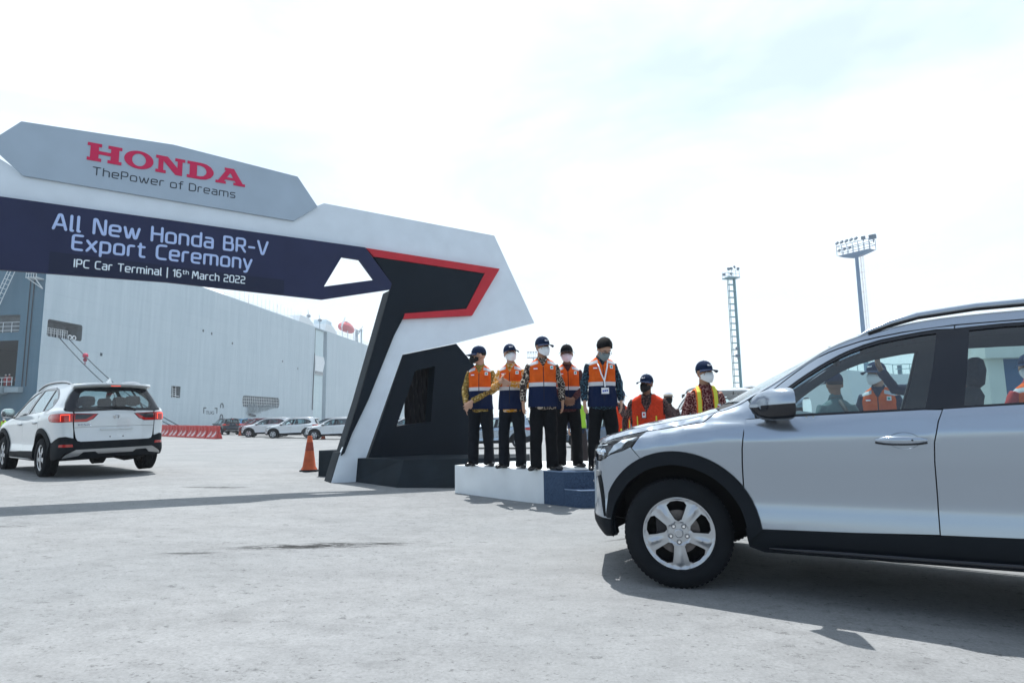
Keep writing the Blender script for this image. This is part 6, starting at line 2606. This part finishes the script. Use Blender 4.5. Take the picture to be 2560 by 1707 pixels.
        for sd in (0, 1):
            for j in range(n2):
                v = j / (n2 - 1)
                for i in range(n1):
                    a = -1.15 + 2.3 * i / (n1 - 1)
                    r_ = 1 + (ext / .104) * v * (math.cos(a * .95) ** .5 if abs(a * .95) < 1.57 else 0)
                    vs.append(hc + M3 @ Vector((.084 * r_ * math.sin(a) * (1 - .06 * v), -.104 * r_ * math.cos(a) + .010, .036 - .014 * v - .020 * (a / 1.15) ** 2 * v - .004 * sd)))
        k1 = n1 * n2
        fs = [(j * n1 + i, j * n1 + i + 1, (j + 1) * n1 + i + 1, (j + 1) * n1 + i) for j in range(n2 - 1) for i in range(n1 - 1)]
        fs += [tuple(a + k1 for a in f[::-1]) for f in fs]
        fs += [((n2 - 1) * n1 + i, (n2 - 1) * n1 + i + 1, k1 + (n2 - 1) * n1 + i + 1, k1 + (n2 - 1) * n1 + i) for i in range(n1 - 1)]
        q.add(vs, fs)
        q.build('cap_brim', cm if not peaked else mhair, root, 60, fixn=False)
        if pattern_cap and cap == 'navy':
            tm_ = text_mesh('BR-V', .024, .001, align='CENTER', off=.0008)
            to_ = link('cap_print', tm_, root, mwhite)
            to_.matrix_local = Matrix.Translation(hc) @ M3.to_4x4() @ Matrix.Translation((0, -.090, .072)) @ Matrix.Rotation(R(-20), 4, 'X') @ Matrix.Rotation(R(90), 4, 'X')
        if peaked:
            q = MB()
            q.tube([hc + M3 @ Vector((.086 * math.cos(t), .106 * math.sin(t) + .01, .050)) for t in np.linspace(0, 2 * math.pi, 21)], .006, 6)
            q.build('cap_band', mat('gold_braid', (.5, .36, .10), .4, .6), root)
    return root


GS = 'officials standing on the stage'
hang = [((0, -.12, -1), (1, .3, 0), .35), ((0, -.12, -1), (-1, .3, 0), .35)]
person('man in gold batik and black mask, beside the dark gate panel', (-.47, 8.93), R(-6), 1.69, 'light', 'gold', 'orange', group=GS, z=.41, yaw=R(-68), pitch=R(4), mask='black', glasses=True,
       arms=[((-.25, .03, 1.12), (-.20, -.16, .895)), ((.26, .04, 1.13), (-.10, -.24, .93))],
       hands=[((.12, -.35, -.95), (1, .1, 0), .12), ((-.65, -.25, -.75), (-.2, 1, -.2), .25)], stance=.115, seed=1)
person('man in bright orange-yellow shirt clapping at chest height', (-.02, 8.46), R(-10), 1.655, 'light', 'amber', 'orange', group=GS, z=.41, yaw=R(22), pitch=R(-6), roll=R(-4), glasses=True,
       arms=[((-.26, -.02, 1.13), (-.105, -.29, 1.20)), ((.27, -.03, 1.14), (.03, -.30, 1.17))],
       hands=[((.35, -.45, .65), (1, 0, -.1), .3), ((-.75, -.35, .35), (-.2, .9, -.2), .35)], stance=.12, seed=2)
person('man in brown and white leaf batik in the middle of the stage', (.39, 8.02), R(4), 1.69, 'tan', 'leaf', 'orange', mtroub, group=GS, z=.41, yaw=R(26), pitch=R(2), hands=hang, width=1.06, stance=.105, seed=3,
       arms=[((-.265, .03, 1.12), (-.275, -.05, .88)), ((.265, .03, 1.12), (.265, -.05, .89))], toes=.5)
person('man in maroon shirt, black cap and pinkish mask with hands joined', (.76, 8.50), R(0), 1.64, 'brown', 'maroon', 'orange', mtroub, group=GS, z=.41, yaw=R(-4), cap='black', mask='pink', glasses=True,
       arms=[((-.25, .02, 1.12), (-.06, -.22, .97)), ((.25, .02, 1.12), (.06, -.22, .96))],
       hands=[((.8, -.3, -.45), (.2, 1, 0), .4), ((-.8, -.3, -.45), (-.2, 1, 0), .4)], stance=.12, seed=4)
person('bareheaded man in dark teal batik and white lanyard looking down', (1.145, 7.88), R(2), 1.67, 'light', 'teal', 'orange', mtroub, group=GS, z=.41, yaw=R(16), pitch=R(40), cap=None, mask='grey', glasses=True, hands=hang, lanyard=True, width=1.05, stance=.13, seed=5)
GG = 'people standing on the ground behind the silver car'
person('stout man in red-orange mesh vest and black mask behind the silver bonnet', (1.87, 8.5), R(-22), 1.62, 'brown', 'dusk', 'mesh', mtroub, group=GG, yaw=R(-18), mask='black', badge=True, width=1.36, belly=.05, lean=.16, pitch=R(-6), hands=hang, seed=6,
       arms=[((-.36, .03, 1.12), (-.37, -.05, .90)), ((.35, .03, 1.12), (.35, -.05, .90))])
person('man in wine red batik with yellow safety straps and white mask', (2.25, 7.2), R(-4), 1.69, 'tan', 'wine', 'straps', mtroub, group=GG, yaw=R(24), badge=True, hands=hang, seed=7)
person('small far man in a peaked captain\'s cap and black mask beside the white windscreen', (2.80, 11.1), R(0), 1.50, 'brown', 'dusk', None, mtroub, group=GG, mask='black', cap='white', peaked=True, vox=.014, hands=hang, seed=8)
person('person in orange vest half hidden behind the bareheaded man on the stage', (1.80, 10.3), R(0), 1.50, 'tan', 'dusk', 'mesh', mtroub, group=GG, vox=.014, hands=hang, seed=9)
person('person in lime green jacket seen between the legs of the men on stage', (1.50, 14.2), R(5), 1.66, 'tan', 'navy', 'lime', mtrouk, group=GG, vox=.014, hands=hang, seed=10)
GW = 'people seen through the windows of the silver car'
person('man in navy cap seen through the front window beside the car\'s inner mirror', (3.28, 6.25), R(170), 1.52, 'brown', 'green', None, mtroub, group=GW, mask=None, hands=hang, vox=.012, seed=11)
person('man in orange vest and white mask seen in the middle of the front window', (4.02, 6.75), R(-38), 1.66, 'light', 'navy', 'orange', mtroub, group=GW, yaw=R(-30), hands=hang, vox=.012, seed=12)
person('man in dark cap and green mask raising one arm behind the car', (3.98, 5.75), R(-60), 1.72, 'brown', 'navy', 'mesh', mtroub, group=GW, cap='black', mask='green', yaw=R(-10), vox=.012, seed=13,
       arms=[((-.33, -.14, 1.38), (-.36, -.30, 1.58)), ((.25, .02, 1.12), (.26, -.06, .88))], hands=[((-.1, -.3, 1), (1, 0, 0), .5), ((0, -.1, -1), (-1, .2, 0), .3)])
person('person in orange vest and white mask at the right edge of the rear window', (5.16, 6.1), R(-10), 1.70, 'tan', 'red', 'orange', mtroub, group=GW, yaw=R(-35), hands=hang, vox=.012, seed=14)
person('person in red shirt behind the headrest in the rear window', (5.42, 7.4), R(20), 1.64, 'brown', 'red', 'mesh', mtroub, group=GW, hands=hang, vox=.014, seed=15)
GP = 'people by the ship ramp at the left edge'
person('far person in green vest behind the white car\'s mirror', (-38.0, 46.0), R(20), 1.7, 'tan', 'red', 'lime', mtroub, group=GP, vox=.02, hands=hang, seed=16)
w0 = person('red suited worker with white helmet in the ship\'s stern door', (-70, 88, )[:2], R(0), 1.75, 'tan', 'red', None, mat('trousers_red', (.35, .03, .03), .8), group='workers standing in the ship door', cap='white', vox=.02, hands=hang, seed=17, z=7.1, pattern_cap=False, mask=None)
w0.location = SA + P_st(5.3, 7.1, -.8)
for i, (x_, o_, lb) in enumerate(((4.3, -1.0, 'worker in the ship door standing closest to the door post'), (6.3, -1.2, 'worker in the ship door standing third from the door post'), (7.4, -.9, 'worker in the ship door cut by the left picture edge'))):
    w1 = copy_tree(w0)
    w1.location = SA + P_st(x_, 7.1, o_)
    w1['label'] = lb
# ------------------------------------------------------------------ cars in place
silver = make_car('silver grey suv filling the right side, seen from its left front', (.50, .53, .57), True, steer=R(17))
recolor(silver, (.31, .36, .425), True)
silver.matrix_world = Matrix(((.883, .469, 0, 1.408), (-.469, .883, 0, 4.738), (0, 0, 1, 0), (0, 0, 0, 1)))
for o in silver.children:
    if o.name.startswith('wheel') and o.type == 'EMPTY' and o.location.x > 1:
        o.location.z -= .075 if o.location.y < 0 else .095      # the yard falls away to the right under the rear axle
white = make_car('white suv driving away at the left edge, brake light lit', (.60, .64, .66), False)
white.matrix_world = Matrix.Translation((-7.60, 11.38, .225)) @ Matrix.Rotation(R(-39.8), 4, 'Z') @ Matrix.Rotation(R(1.3), 4, 'X') @ Matrix.Rotation(R(.3), 4, 'Y') @ Matrix.Translation((-2.7, 0, 0))

GC = 'new cars parked in rows by the ship'


def place(label, x, y, rz, color, metallic, rear=False, src=None):
    c = copy_tree(src or white)
    c['label'] = label
    c['group'] = GC
    M_ = Matrix.Translation((x, y, zg(x, y))) @ Matrix.Rotation(R(rz), 4, 'Z')
    if rear:
        M_ = M_ @ Matrix.Translation((-2.7, 0, 0))
    c.matrix_world = M_
    recolor(c, color, metallic)
    return c


WH = (.60, .64, .66)
first = place('leftmost white parked suv, nose overlapping the dark red car', -22.9, 54.0, 9, WH, False)
place('middle white parked suv between two other white ones', -19.75, 51.3, 9, WH, False)
place('white parked suv nearest the gate leg with an orange cone at its wheel', -15.45, 48.4, 9, WH, False)
place('dark navy suv parked at an angle, end of the row by the barriers', -28.7, 62.5, -47, (.010, .016, .030), False, rear=True)
place('dark red suv half hidden behind the leftmost white suv', -25.4, 59.0, 8, (.22, .008, .02), True)
place('bright blue suv behind the dark navy one, only its roof and rear showing', -30.4, 70.0, -40, (.03, .22, .42), True, rear=True)
place('black suv in the second row behind the leftmost white suv', -23.5, 62.0, 5, (.012, .014, .018), False)
place('red suv of the second row, a strip of roof showing beside the blue one', -29.0, 66.5, 0, (.35, .02, .03), True)
place('dark grey suv of the second row behind the middle white suv', -19.3, 59.5, 5, (.03, .035, .045), True)
place('white suv of the second row seen between the two right white suvs', -15.5, 57.5, 5, WH, False)
place('grey suv of the second row beside the gate leg', -11.6, 55.0, 5, (.10, .13, .17), True)
place('dark suv seen low through the slanted opening of the gate panel', -9.2, 45.0, 12, (.02, .03, .05), False)
place('light blue suv behind the dark one in the gate panel opening', -10.6, 52.0, 12, (.35, .48, .55), True)
place('pale silver car behind the legs of the first two men on stage', -2.45, 33.8, 0, (.34, .42, .50), True)
place('blue grey car seen between the legs of the man in maroon', 3.4, 34.2, 0, (.12, .17, .24), True)
sv = place('white suv facing the camera behind the man with yellow straps', 4.15, 10.9, 84, WH, False)
sv['group'] = 'suvs waiting behind the stage'

# ------------------------------------------------------------------ the hazy air over the port
hz_ = MB()
hz_.box((20, 145, 26), (460, 420, 62))
hm = bpy.data.materials.new('haze_air')
hm.use_nodes = True
hm.node_tree.nodes.clear()
ho = hm.node_tree.nodes.new("ShaderNodeOutputMaterial")
hv = hm.node_tree.nodes.new("ShaderNodeVolumePrincipled")
hv.inputs['Color'].default_value = (.86, .93, 1.0, 1)
hv.inputs['Density'].default_value = .0007
hv.inputs['Anisotropy'].default_value = .3
hm.node_tree.links.new(hv.outputs[0], ho.inputs['Volume'])
ob = hz_.build('haze', hm)
tag(ob, kind='stuff')
ob['label'] = 'thin pale sea haze over the whole port'
